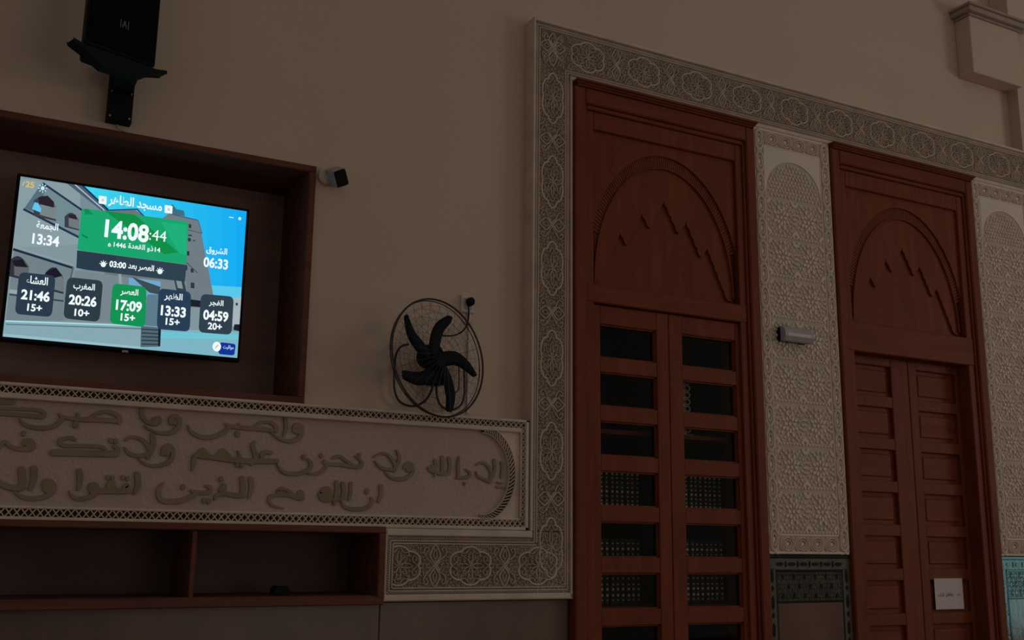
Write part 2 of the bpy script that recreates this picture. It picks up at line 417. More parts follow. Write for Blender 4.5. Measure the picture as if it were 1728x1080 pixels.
for i in range(M_):
    t = -math.pi/2+math.pi*(i+.5)/M_; dt = math.pi/M_*.62
    rp_.ribbon([el(t-dt, o_=-.011), el(t, o_=-.002), el(t+dt, o_=.008)], .0062, FY-.006, .012, .45)
rp_.build('twisted_rope', CARVE, cal)
# the writing: strokes (x, y, pen width) read off the photograph in four crops
CR = {'A': (0, 670, 4.908), 'B': (220, 670, 4.908), 'C': (420, 690, 5.142), 'D': (640, 740, 6.75)}
def S(c, *st): return (c, st)
DOT = lambda x, y, r: [('dot', x, y, r)]
WORDS = [
 ('A', [[(-20,92,22),(150,98,24),(300,105,26),(355,118,28),(368,145,28),(345,165,30)], [(-20,135,28),(150,146,30),(345,162,32)], [(-20,42,34),(105,42,34)],
        [(165,180,10),(190,215,22),(240,240,28),(330,256,32),(430,245,30),(490,210,30),(520,168,30)],
        [(493,140,18),(520,162,24),(560,172,26),(640,182,30),(720,187,34),(850,190,34),(985,200,34)], [(645,135,18),(655,180,28)],
        [(740,178,18),(800,140,24),(870,120,26),(940,132,30),(985,160,34),(990,205,34)], DOT(628,228,22)]),
 ('A', [DOT(197,303,18), [(195,385,24),(215,360,28),(250,358,28),(275,385,32),(270,420,34),(220,432,34),(140,426,30),(80,403,26),(45,368,24),(10,395,24),(-10,430,24)], DOT(235,382,26)]),
 ('A', [[(620,352,26),(600,338,26),(560,338,26),(510,352,28),(497,382,30),(540,402,28),(650,404,28),(800,408,28),(860,420,26),(885,448,22)],
        [(445,460,46),(560,462,46),(700,466,44),(850,470,44),(965,470,44)], [(962,470,40),(978,430,32),(952,410,26)], DOT(922,360,18), DOT(962,366,18)]),
 ('A', [[(-20,700,38),(60,740,40),(160,755,42),(190,740,40)], [(178,600,46),(186,680,48),(180,750,42)], [(282,595,48),(280,680,42),(255,755,32)],
        [(365,720,34),(385,698,34),(425,705,36),(445,750,42),(420,800,36),(340,835,32),(240,840,30),(160,815,22),(110,768,10)], DOT(400,738,42)]),
 ('A', [[(660,615,40),(665,680,40),(650,760,26)], [(575,780,10),(600,820,24),(660,845,30),(740,830,34),(800,790,38),(800,745,38),(765,722,32),(748,755,34)], DOT(780,758,40),
        [(800,778,38),(900,778,42),(1060,778,42)], DOT(922,738,38), DOT(897,665,16), DOT(935,669,16), [(1060,775,40),(1056,732,34),(1030,748,28)], DOT(1020,665,16), DOT(1060,676,16),
        [(1138,640,42),(1145,720,42),(1118,795,26)]]),
 ('B', [[(100,98,36),(100,150,36),(130,195,34),(170,215,34),(220,215,38),(246,190,32),(226,168,24),(195,190,26)], DOT(208,203,26),
        [(340,215,28),(335,180,32),(370,157,34),(404,180,38),(408,230,36),(368,280,34),(300,300,28),(220,290,22),(150,260,16),(120,235,8)], DOT(370,200,28)]),
 ('B', [[(480,235,8),(500,280,24),(560,320,32),(640,335,34),(730,315,34),(790,280,36),(820,245,34)], [(795,225,22),(850,245,32),(950,255,34),(1050,262,34),(1140,272,36)], [(900,222,16),(906,255,26)], DOT(890,305,22)]),
 ('C', [[(50,150,12),(100,120,20),(160,113,24),(210,125,32),(242,160,36),(240,190,34)], [(320,90,34),(326,150,34),(318,200,30),(300,232,16)],
        [(395,190,32),(400,152,34),(430,137,34),(458,160,38),(460,210,36),(430,258,36),(360,280,34),(280,262,26),(220,222,18),(185,192,8)], DOT(425,180,32), [(130,176,26),(185,183,28),(240,188,30)]]),
 ('B', [[(-40,358,14),(0,334,22),(50,332,24),(110,360,30),(150,410,34),(165,450,36),(150,500,32)], [(187,320,38),(190,380,40),(175,440,40),(150,490,34)], [(-45,420,14),(-20,455,26),(20,477,30),(80,487,28),(150,470,26)],
        [(268,470,30),(285,420,34),(320,405,36),(350,430,36),(353,480,34),(330,530,34),(270,560,30),(190,570,24),(120,550,18),(70,512,8)], DOT(302,448,32)]),
 ('B', [[(515,600,20),(525,560,32),(530,505,34),(548,480,32),(600,448,32),(640,470,32)], DOT(600,466,36), [(545,482,30),(620,492,34),(700,502,36),(850,520,40),(1000,530,42),(1165,532,38),(1215,530,36)],
        DOT(765,475,40), [(715,492,28),(768,445,32),(825,495,32)], [(895,450,16),(912,505,30)], DOT(888,560,18), DOT(926,566,18), [(1030,372,20),(1015,402,36),(1030,450,38),(1042,505,38)],
        [(1165,460,30),(1120,455,30),(1090,480,32),(1098,515,30)], DOT(1005,548,16)]),
 ('C', [[(245,468,8),(268,510,22),(310,550,30),(390,563,32),(470,553,32),(530,520,34),(544,475,32),(520,440,24)], DOT(478,418,20), [(520,565,16),(600,560,28),(650,530,30),(678,490,28),(650,462,20)], DOT(630,405,18),
        [(660,450,24),(700,478,28),(800,484,32),(900,500,34),(965,500,36),(984,470,32),(958,432,26),(930,412,18)], [(735,425,26),(790,410,28),(840,445,28),(900,485,28)], DOT(962,398,16)]),
 ('D', [[(-60,215,14),(-35,198,22),(20,170,24),(80,173,30),(130,210,40),(165,260,44),(188,310,46),(180,360,40)], [(205,140,26),(230,200,38),(222,270,42),(185,340,40)], [(-45,258,14),(0,312,32),(50,340,38),(120,352,38),(180,362,38)],
        [(288,330,36),(305,298,38),(350,285,44),(384,330,46),(375,400,46),(310,448,44),(220,463,42),(130,440,32),(70,380,20)], DOT(335,338,40)]),
 ('D', [[(575,340,44),(600,368,46),(640,388,40),(636,428,24)], DOT(612,340,38), [(640,255,44),(655,320,46)], [(720,218,46),(727,300,48),(720,400,46)], [(800,230,46),(812,310,46),(795,390,46)], [(640,380,40),(720,402,40),(795,398,40)],
        [(910,212,24),(903,300,40),(905,440,36)], [(878,452,20),(960,447,36),(1028,430,38),(1030,382,34),(990,355,22)], DOT(975,515,19)]),
 ('D', [[(1110,300,18),(1150,276,28),(1210,285,36),(1260,340,42),(1282,400,46),(1268,485,46)], [(1108,382,18),(1130,430,32),(1190,460,38),(1260,492,42)], [(1315,250,42),(1322,340,42),(1300,430,42)], [(1400,275,40),(1408,350,40),(1395,440,32)],
        [(1352,500,22),(1400,510,22)], [(1348,550,26),(1435,560,22)]]),
 ('B', [[(278,712,16),(240,760,32),(236,810,36),(262,853,38),(340,866,38),(440,853,38),(520,818,34),(548,790,28)], DOT(437,745,20), [(505,775,20),(560,790,32),(650,790,34),(665,750,28),(635,738,24)], DOT(615,858,19), DOT(650,862,19),
        [(700,850,14),(720,812,32),(800,802,34),(870,815,36),(935,815,38)], [(928,675,42),(936,750,44),(930,810,38)], DOT(775,745,26), [(745,770,24),(800,790,28)], DOT(755,680,18), [(1000,680,42),(1006,750,42),(985,828,26)]]),
 ('C', [[(300,862,8),(220,845,22),(182,810,28),(182,768,30),(230,750,32),(330,745,36),(420,768,36),(465,775,36)], DOT(450,750,38), [(290,688,30),(252,715,28),(310,738,30)], [(300,690,28),(370,722,26)]]),
 ('C', [[(620,740,36),(640,780,38),(700,790,34),(700,702,34),(660,690,28),(630,720,28)], DOT(665,745,40), [(765,640,38),(765,720,38),(745,820,32)], [(820,650,38),(826,720,38),(810,790,34)], [(690,785,34),(815,782,34)], [(887,650,34),(885,720,32),(870,785,26)],
        [(800,800,10),(825,840,26),(880,866,34),(970,870,36),(1040,850,36),(1070,805,34),(1066,778,28)], DOT(1028,715,22), [(1150,670,38),(1150,740,38),(1130,800,30)]]),
]
nst = 0
for c, strokes in WORDS:
    ox, oy, sc_ = CR[c]; b = MB(); LY = FY-.007; kpx = 1/sc_*.0027
    for st in strokes:
        nst += 1; LY = FY-.006-.00025*(nst % 9)
        if st[0][0] == 'dot':
            _, x, y, r = st[0]; X, Z = at(ox+x/sc_, oy+y/sc_, LY); rr = r*kpx
            b.prism([(X+rr*.85*math.cos(a*math.pi/4), Z+rr*1.1*math.sin(a*math.pi/4)) for a in range(8)], LY, FY+.002, .001)
        else:
            sm = smooth_line(st, 5); pts = [at(ox+p[0]/sc_, oy+p[1]/sc_, LY) for p in sm]
            b.ribbon(pts, [max(p[2], 4)*kpx for p in sm], FY, FY-LY, .84)
    b.build('calligraphy_word', LETTER, cal)
# ------------------------------------------------------------------ niche behind the television
NY = .055; NB = .42
ni = thing('wooden_niche', 'dark wood-lined niche recessed in the wall around the television', 'niche', (NX1-.6, .2, NZ0))
t_ = .028
MB().box(NX0, NX1, NB, NB+.02, NZ0, NZ1).build('niche_back', WOODD, ni)
fr = MB().cbox(NX0, NX1, NY, .42, NZ1-t_, NZ1, .004)
fr.build('top_board', WOODN, ni)
MB().cbox(NX0, NX1, NY, .42, NZ0, NZ0+t_, .004).build('bottom_board', WOODN, ni)
MB().cbox(NX1-t_, NX1, NY, .42, NZ0+t_, NZ1-t_, .004).build('side_board', WOODN, ni)
MB().cbox(NX0, NX0+t_, NY, .42, NZ0+t_, NZ1-t_, .004).build('side_board', WOODN, ni)
# ------------------------------------------------------------------ low shelf box
sh = thing('wall_shelf_box', 'long open wooden shelf box with divider, set below the calligraphy panel', 'shelf', (.8, .1, SZ0))
SY = -.012; SB = .34; t_ = .026
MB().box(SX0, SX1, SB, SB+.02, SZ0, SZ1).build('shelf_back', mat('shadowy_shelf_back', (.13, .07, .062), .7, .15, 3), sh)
MB().cbox(SX0, SX1, SY, SB, SZ1-t_, SZ1, .004).build('shelf_top', WOODN, sh)
MB().cbox(SX0, SX1, SY, SB, SZ0, SZ0+t_+.004, .004).cbox(SX0, SX1, SY+.012, SB, SZ0+t_, SZ0+t_+.010, .002).build('shelf_bottom', WOODN, sh)
MB().cbox(SX1-t_, SX1, SY, SB, SZ0+t_, SZ1-t_, .004).build('shelf_side', WOODN, sh)
MB().cbox(SX0, SX0+t_, SY, SB, SZ0+t_, SZ1-t_, .004).build('shelf_side', WOODN, sh)
MB().cbox(.835, .853, SY+.02, SB, SZ0+t_, SZ1-t_, .003).build('shelf_divider', WOODN, sh)
X, Z = at(472, 1001, .12)
o = MB().prism([(X-.030, SZ0+.0365), (X+.030, SZ0+.0365), (X+.032, SZ0+.052), (X+.022, SZ0+.068), (X-.020, SZ0+.070), (X-.031, SZ0+.055)], .09, .15, .004).build('adapter_box', BLACK)
tag(o, 'small black box lying in the right compartment of the low shelf', 'box')
# ------------------------------------------------------------------ arched tympanum, shared by bookcase and door
def tympanum(parent, cx, zb, zt, hw):
    """recessed panel with dentil arch and stepped stalactite cut-out; cx centre, z range, half width (local reliefs)"""
    y_sp, y_in, y_lo = .022, .036, .050
    cz = E+1.208; rx, rz = .455, .668
    MB().box(cx-hw, cx+hw, y_lo, y_lo+.02, zb, zt).build('tympanum_ground', WOOD, parent)
    # spandrels above the arch (front layer) as vertical slivers
    b = MB(); N = 48
    def zarch(x, a, c):
        q = 1-(x/a)**2
        return cz+c*math.sqrt(q) if q > 0 else -9
    xsn = [-hw+2*hw*i/N for i in range(N+1)]
    for i in range(N):
        xa, xb = xsn[i], xsn[i+1]; za = max(zarch(xa, rx, rz), zb); zc = max(zarch(xb, rx, rz), zb)
        b.prism([(cx+xa, za), (cx+xb, zc), (cx+xb, zt), (cx+xa, zt)], y_sp, y_lo)
    b.build('spandrel', WOOD, parent)
    # dentil arch
    b = MB(); n = 112
    for i in range(n):
        t0 = math.pi*(i+.10)/n; t1 = math.pi*(i+.84)/n; P = []
        for t, k in ((t0, 0), (t1, 0), (t1, 1), (t0, 1)):
            rr = (rx, rz) if k == 0 else (rx-.046, rz-.060)
            P.append((cx+rr[0]*math.cos(t), cz+rr[1]*math.sin(t)))
        if min(p[1] for p in P) < zb or max(abs(p[0]-cx) for p in P) > hw-.001: continue
        b.prism(P, y_in-.004, y_in+.004)
    b.ribbon([(cx+max(-hw, min(hw, (rx-.048)*math.cos(math.pi*i/64))), max(zb, cz+(rz-.062)*math.sin(math.pi*i/64))) for i in range(65)], .008, y_in, .012, .6, caps=False)
    b.build('dentil_arch', WOOD, parent)
    # inner field, cut by the stepped profile: slivers from profile up to the arch
    prof = [(-.40, 1.184), (-.376, 1.19), (-.257, 1.445), (-.218, 1.385), (-.131, 1.556), (-.085, 1.488), (0, 1.642), (.085, 1.488), (.131, 1.556), (.218, 1.385), (.257, 1.445), (.376, 1.19), (.40, 1.184)]
    pts = []
    prof = [(p[0]*1.009, p[1]*1.009) for p in prof]
    for i in range(len(prof)-1):
        a, c = prof[i], prof[i+1]; L = math.hypot(c[0]-a[0], c[1]-a[1]); k = max(1, int(L/.012))
        nx, nz = -(c[1]-a[1])/L, (c[0]-a[0])/L
        for j in range(k):
            t = j/k; wv = .006*abs(math.sin(t*math.pi*max(1, round(L/.045)))) if L > .05 else 0
            pts.append((a[0]+(c[0]-a[0])*t-nx*wv, a[1]+(c[1]-a[1])*t-nz*wv))
    pts.append(prof[-1])
    b = MB()
    for i in range(len(pts)-1):
        (xa, za), (xb, zc) = pts[i], pts[i+1]
        if xb <= xa+1e-5: continue
        ta, tb = max(zarch(xa, rx, rz), E+za), max(zarch(xb, rx, rz), E+zc)
        b.prism([(cx+xa, max(zb, E+za)), (cx+xb, max(zb, E+zc)), (cx+xb, tb), (cx+xa, ta)], y_in, y_lo)
    b.build('stepped_arch_panel', WOOD, parent)
def casing(parent, x0, x1, zt, inner_l, inner_r, lint0, lint1, glz):
    """moulded frame; x0..x1 outer, lintel between lint0 and lint1"""
    b = MB()
    for s_, xa in ((1, x0), (-1, x1)):
        b.cbox(min(xa, xa+s_*.058), max(xa, xa+s_*.058), -.022, .16, 0, zt-.028, .006)
        b.cbox(min(xa+s_*.058, xa+s_*.072), max(xa+s_*.058, xa+s_*.072), -.008, .16, 0, zt-.106, .004)
    b.build('jamb', WOOD, parent)
    b = MB().cbox(x0+.058, x1-.058, -.022, .16, zt-.106, zt-.028, .006)
    b.cbox(x0+.072, x1-.072, -.008, .16, zt-.128, zt-.106, .004)
    b.build('head_board', WOODH, parent)
    b = MB()
    for k, (dz, yf, ex) in enumerate(((0, -.050, .014), (.009, -.040, .009), (.018, -.031, .004))):
        b.cbox(x0-ex+.012*(1), x1+ex-.012, yf, .10, zt-.011-dz, zt-dz, .003)
    b.build('crown_moulding', WOODH, parent)
    # inner frame ring
    b = MB()
    b.cbox(x0+.072, inner_l, .004, .16, glz, zt-.128, .004).cbox(inner_r, x1-.072, .004, .16, glz, zt-.128, .004)
    b.cbox(inner_l, inner_r, .004, .16, lint1+.752, zt-.128, .004)
    b.build('inner_frame', WOOD, parent)
    MB().cbox(x0+.072, x1-.072, .000, .16, lint0, lint1, .005).build('lintel', WOODH, parent)
# ------------------------------------------------------------------ bookcase in the first doorway
bc = thing('built_in_bookcase', 'tall built-in wooden bookcase with glazed double doors beside the carved band', 'bookcase', (2.98, .2, 0))
LT = E+1.090
casing(bc, B0, B1, DT, 2.556, 3.410, LT, E+1.178, 0)
tympanum(bc, 2.981, E+1.178, E+1.940, .428)
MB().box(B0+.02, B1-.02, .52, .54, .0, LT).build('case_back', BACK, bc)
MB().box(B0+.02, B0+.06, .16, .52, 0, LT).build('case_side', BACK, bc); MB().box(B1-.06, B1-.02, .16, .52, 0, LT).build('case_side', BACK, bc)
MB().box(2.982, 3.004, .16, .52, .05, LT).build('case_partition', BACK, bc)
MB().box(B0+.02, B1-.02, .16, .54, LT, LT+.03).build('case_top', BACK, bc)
SHZ = [E+.850, E+.530, E+.135, E-.262, E-.66, .05]
for z in SHZ:
    MB().cbox(B0+.06, 2.982, .12, .52, z-.022, z, .002).build('book_shelf', WOODH if z > .1 else BACK, bc)
    MB().cbox(3.004, B1-.06, .12, .52, z-.022, z, .002).build('book_shelf', WOODH if z > .1 else BACK, bc)
LYF = .022
def leaf(x0, px0, px1, x1):
    k = K(LYF); b = MB()
    b.cbox(x0, px0, LYF, LYF+.04, .01, LT-.004, .003).cbox(px1, x1, LYF, LYF+.04, .01, LT-.004, .003)
    tops = [E+(.993-.2215*i)*k for i in range(9)]
    prev = LT-.004; wz = []
    for i, tz_ in enumerate(tops):
        b.cbox(px0-.001, px1+.001, LYF+.002, LYF+.04, tz_, prev, .003); bz_ = tz_-.1535*k; wz.append((bz_, tz_)); prev = bz_
    b.cbox(px0-.001, px1+.001, LYF+.002, LYF+.04, .01, prev, .003)
    for (z0, z1) in wz:                           # glazing beads
        q = .006; y = LYF+.014
        b.box(px0, px0+q, y, y+.012, z0, z1).box(px1-q, px1, y, y+.012, z0, z1).box(px0, px1, y, y+.012, z0, z0+q).box(px0, px1, y, y+.012, z1-q, z1)
    d = b.build('glazed_door', WOOD, bc)
    for (z0, z1) in wz:
        MB().box(px0, px1, LYF+.026, LYF+.029, z0, z1).build('pane', GLASS, d)
leaf(2.518, 2.600, 2.914, 2.9825); leaf(2.9855, 3.064, 3.388, 3.448)
# books: one of each height, then copies
def make_book(x, z, hgt, wdt, m, label, grp):
    t = thing('book', label, 'book', (x, .25, z), grp)
    MB().cbox(x-wdt/2, x+wdt/2, .170, .33, z+.001, z+hgt, .005).build('cover', m, t)
    g = MB()
    for n_, q in enumerate((.08, .15, .24, .31, .40, .49, .58, .67, .76, .84, .92)):
        zz = z+hgt*q; h_ = .0048 if n_ in (1, 2, 5, 9) else .0026; w2 = .0050 if n_ in (1, 2, 5, 9) else .0036
        g.prism([(x-w2, zz-h_), (x+w2, zz-h_), (x+w2, zz+h_), (x-w2, zz+h_)], .1685, .1705)
    g.build('gilt_tooling', GOLD, t)
    return t
def dup(r, loc, label, grp):
    c = r.copy(); COL.objects.link(c); c.location = loc; c['label'] = label; c['group'] = grp
    for ch in list(r.children):
        d = ch.copy(); COL.objects.link(d); d.parent = c
    return c
ORD = ['first', 'second', 'third', 'fourth', 'fifth', 'sixth', 'seventh', 'eighth', 'ninth', 'tenth', 'eleventh', 'twelfth', 'thirteenth']
rows = [(SHZ[2], .232, 'upper filled shelf'), (SHZ[3], .300, 'second filled shelf'), (SHZ[4], .225, 'lowest visible shelf')]
for z, hh, nm in rows:
    for side, xa, nn in (('left', 2.585, 12), ('right', 3.040, 13)):
        lab = 'dark gilt-tooled book on the %s behind the %s glazed door' % (nm, side); grp = 'books on the %s, %s half' % (nm, side)
        base = None
        for i in range(nn):
            lab = '%s gilt-tooled book from left, %s, %s glazed door' % (ORD[i], nm, side)
            x = xa+i*.0285
            if base is None: base = make_book(x, z, hh, .0265, BOOKC[0], lab, grp)
            else: dup(base, (x, .25+(.004 if i % 3 else 0), z), lab, grp)
# pale openwork added in place of a reflection in the glass, behind centre stiles
orn = thing('reflection_openwork', 'pale openwork shape standing for a glass reflection, behind the centre stiles in the bookcase top', 'ornament', (3.15, .30, SHZ[0]))
b = MB(); zo = SHZ[1]+.005
orn.location = (3.20, .2, SHZ[1])
b.cbox(3.15, 3.25, .19, .23, SHZ[1]+.001, SHZ[1]+.012, .002)
for i in range(8):
    z = SHZ[1]+.035+i*.034
    for dx in (-.014, .014): b.ribbon([(3.205+dx+.015*math.cos(a/10*6.28), z+.014*math.sin(a/10*6.28)) for a in range(10)], .007, .20, .008, .5, closed=True)
b.cbox(3.198, 3.212, .20, .206, SHZ[1]+.01, SHZ[1]+.30, .001)
b.build('openwork', PALE, orn)
# ------------------------------------------------------------------ second doorway: door_1
dr = thing('door_1', 'wooden double door with recessed panels and a white paper notice', None, (4.61, .2, 0), kind='structure')
casing(dr, D0, D1, DT, 4.172, 5.048, E+1.020, E+1.178, 0)
tympanum(dr, 4.610, E+1.178, E+1.940, .438)
DY = .090
def dleaf(x0, px0, px1, x1, nm='door_leaf'):
    k = K(DY); b = MB()
    b.cbox(x0, px0, DY, DY+.045, .01, E+1.04, .003).cbox(px1, x1, DY, DY+.045, .01, E+1.04, .003)
    tops = [E+(.955-.2215*i)*k for i in range(10)]; prev = E+1.04; pz = []
    for t in tops:
        if t-.165 < .1: break
        b.cbox(px0-.001, px1+.001, DY+.002, DY+.045, t, prev, .003); pz.append((t-.163*k, t)); prev = t-.163*k
    b.cbox(px0-.001, px1+.001, DY+.002, DY+.045, .01, prev, .003)
    d = b.build(nm, WOOD, dr)
    for z0, z1 in pz:
        q = .007
        MB().box(px0, px1, DY+.024, DY+.034, z0, z1).cbox(px0+.022, px1-.022, DY+.016, DY+.026, z0+.022, z1-.022, .006).build('door_panel', WOODH, d)
dleaf(4.130, 4.225, 4.523, 4.653); dleaf(4.657, 4.720, 5.030, 5.088)
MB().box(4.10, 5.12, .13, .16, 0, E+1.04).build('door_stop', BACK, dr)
# notice
zA = at(1576, 976, DY)[0]
pn = thing('paper_notice', 'white paper notice with a line of Arabic handwriting on the right door leaf', 'notice', (4.95, DY, E-.24))
q = [at(1577, 976, DY-.002), at(1623, 976, DY-.002), at(1628, 1028, DY-.002), at(1579, 1028, DY-.002)]
q = [(min(p[0], 5.09), p[1]) for p in q]
NX0_, NX1_ = (q[0][0]+q[3][0])/2, (q[1][0]+q[2][0])/2; NZ0_, NZ1_ = (q[2][1]+q[3][1])/2, (q[0][1]+q[1][1])/2
MB().box(NX0_, NX1_, DY-.0015, DY-.0005, NZ0_, NZ1_).build('sheet', PAPER, pn)
# ------------------------------------------------------------------ pale carved panels
def petal(cx, cz, ang, r0, r1, wd):
    c, s_ = math.cos(ang), math.sin(ang); out = []
    for (r, t) in ((r0, 0), ((r0*.6+r1*.4), wd), ((r0*.15+r1*.85), wd), (r1, 0), ((r0*.15+r1*.85), -wd), ((r0*.6+r1*.4), -wd)):
        out.append((cx+(c*r-s_*t)*.80, cz+(s_*r+c*t)))
    return out
def cell_mesh(cw, chh):
    b = MB(); R8 = .5*chh
    b.prism([(.80*.014*(1 if i % 2 else .55)*math.cos(i*math.pi/8), .014*(1 if i % 2 else .55)*math.sin(i*math.pi/8)) for i in range(16)], -.006, 0, .002)
    for i in range(8):
        a = i*math.pi/4
        b.prism(petal(0, 0, a, .016, .048, .0085), -.008, 0, .003)
        b.prism(petal(0, 0, a+math.pi/8, .036, .070, .0080), -.008, 0, .003)
    for i in range(16):
        a = (i+.5)*math.pi/8; r = .080
        b.prism(petal(0, 0, a, r-.010, r+.010, .0068), -.008, 0, .003)
    for i in range(28):
        a = i*math.pi/14; r = .101
        if abs(math.sin(a)*r) > chh/2-.020 or abs(math.cos(a)*r*.8) > cw/2-.006: continue
        b.prism(petal(0, 0, a, r-.009, r+.009, .0062), -.007, 0, .003)
    for sx in (-1, 1):
        for sz in (-1, 1):
            ox, oz = sx*cw/2, sz*(chh/2-.012)
            for k in range(3):
                a = math.atan2(-sz, -sx)+(k-1)*.55
                b.prism(petal(ox, oz, a, .008, .034, .0070), -.007, 0, .003)
    for sx in (-1, 1):
        for k in range(-3, 4):
            if abs(k) > 1: continue
            b.prism(petal(sx*(cw/2-.004), k*.026, math.pi/2, -.010, .010, .0042), -.006, 0, .002)
    for k in range(9):                             # studs along the foot
        x = -cw/2+(k+.5)*cw/9
        b.prism([(x-.0065, -chh/2+.003), (x+.0065, -chh/2+.003), (x+.0065, -chh/2+.012), (x-.0065, -chh/2+.012)], -.006, 0, .002)
    return b.mesh('rosette', PALE)
CW, CH = .187, .2135
ROS = cell_mesh(CW, CH)
def ring_mesh():
    b = MB()
    for k, w_ in ((1, .0080), (.56, .0070)):
        b.ribbon([((.0235*k)*math.cos(t*math.pi/12), .050*k*math.sin(t*math.pi/12)) for t in range(24)], w_, 0, .012, .45, closed=True)
    b.prism([(.006*math.cos(t*math.pi/4), .014*math.sin(t*math.pi/4)) for t in range(8)], -.007, 0, .002)
    for s_ in (-1, 1):
        b.ribbon(smooth_line([(s_*.024, .018), (s_*.020, .040), (0, .0575), (-s_*.018, .068)], 3), .0055, 0, .010, .45)
        b.ribbon(smooth_line([(s_*.024, -.018), (s_*.020, -.040), (0, -.0575), (-s_*.018, -.068)], 3), .0055, 0, .010, .45)
    return b.mesh('ring', PALE)
RING = ring_mesh()
def ringh_mesh():
    b = MB()
    for k, w_ in ((1, .0065), (.62, .0055)):
        b.ribbon([(.036*k*math.cos(t*math.pi/12), .030*k*math.sin(t*math.pi/12)) for t in range(24)], w_, 0, .012, .45, closed=True)
    b.prism([(.010*math.cos(t*math.pi/4), .009*math.sin(t*math.pi/4)) for t in range(8)], -.007, 0, .002)
    for s_ in (-1, 1): b.ribbon(smooth_line([(s_*.028, .032), (s_*.042, .016), (s_*.042, -.016), (s_*.028, -.032)], 3), .0055, 0, .010, .45)
    return b.mesh('ring', PALE)
RINGH = ringh_mesh()
def pale_panel(x0, x1, z0, z1, label):
    t = thing('carved_stuccowork', label, 'panel', ((x0+x1)/2, .05, z0))
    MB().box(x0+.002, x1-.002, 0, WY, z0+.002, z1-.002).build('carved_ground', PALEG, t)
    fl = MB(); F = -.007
    fl.cbox(x0, x0+.008, F, .01, z0, z1, .003).cbox(x1-.008, x1, F, .01, z0, z1, .003).cbox(x0, x1, F, .01, z1-.012, z1, .003).cbox(x0, x1, F, .01, z0, z0+.012, .003)
    bi = .064; fl.cbox(x0+bi, x0+bi+.009, F, .01, z0+.085, z1-.085, .003).cbox(x1-bi-.009, x1-bi, F, .01, z0+.085, z1-.085, .003)
    fl.cbox(x0+bi, x1-bi, F, .01, z0+.085, z0+.094, .003).cbox(x0+bi, x1-bi, F, .01, z1-.094, z1-.085, .003)
    fl.build('plain_fillet', PALE, t)
    n = 18; zs_ = z0+.068; pitch = (z1-z0-.136)/(n-1)
    for i in range(n):
        for xx in (x0+.036, x1-.036): inst(RING, 'ring', t, (xx, 0, zs_+pitch*i))
    for i in range(4):
        xx = x0+.036+.036+(x1-x0-.144)*(i+.5)/4
        inst(RINGH, 'ring', t, (xx, 0, z0+.048)); inst(RINGH, 'ring', t, (xx, 0, z1-.050))
    # field of rosettes, round headed
    cx = (x0+x1)/2; top = z1-.155; spr = top-.19; hw = CW+.004
    zz = z0+.096+CH/2; k = 0
    while zz+CH/2 < spr+.09:
        for s_ in (-1, 1): inst(ROS, 'rosette', t, (cx+s_*CW/2, 0, zz))['kind'] = 'stuff'
        zz += CH; k += 1
    zc0 = zz-CH/2
    b = MB()                                       # loose pieces that fill the arch head
    j = 0
    z = zc0+.012
    while z < top-.01:
        xx = -hw+.014+(.011 if j % 2 else 0)
        while xx < hw-.01:
            if (xx/(hw-.008))**2+max(0, (z-spr)/(top-spr-.012))**2 < .93:
                b.prism(petal(cx+xx, z, math.atan2(z-zc0, xx*1.5)+(j*7 % 5)*.9+xx*30, -.011, .011, .0052), -.006, 0, .002)
            xx += .0235
        z += .021; j += 1
    b.build('arch_head_carving', PALE, t)
    b = MB(); N = 24
    for i in range(N):                             # smooth spandrels
        xa, xb = -hw+2*hw*i/N, -hw+2*hw*(i+1)/N
        f_ = lambda x: spr+(top-spr)*math.sqrt(max(0, 1-(x/hw)**2))
        b.prism([(cx+xa, f_(xa)), (cx+xb, f_(xb)), (cx+xb, z1-.094), (cx+xa, z1-.094)], -.004, .002)
    b.build('spandrel', PALE, t)
    return t
PZ0, PZ1 = E-.026, E+2.140
pale_panel(B1+.004, D0-.004, PZ0, PZ1, 'tall pale carved plaster panel between the bookcase and the wooden door')
pale_panel(D1+.004, D1+.540, PZ0, PZ1, 'tall pale carved plaster panel at the right edge, beyond the wooden door')
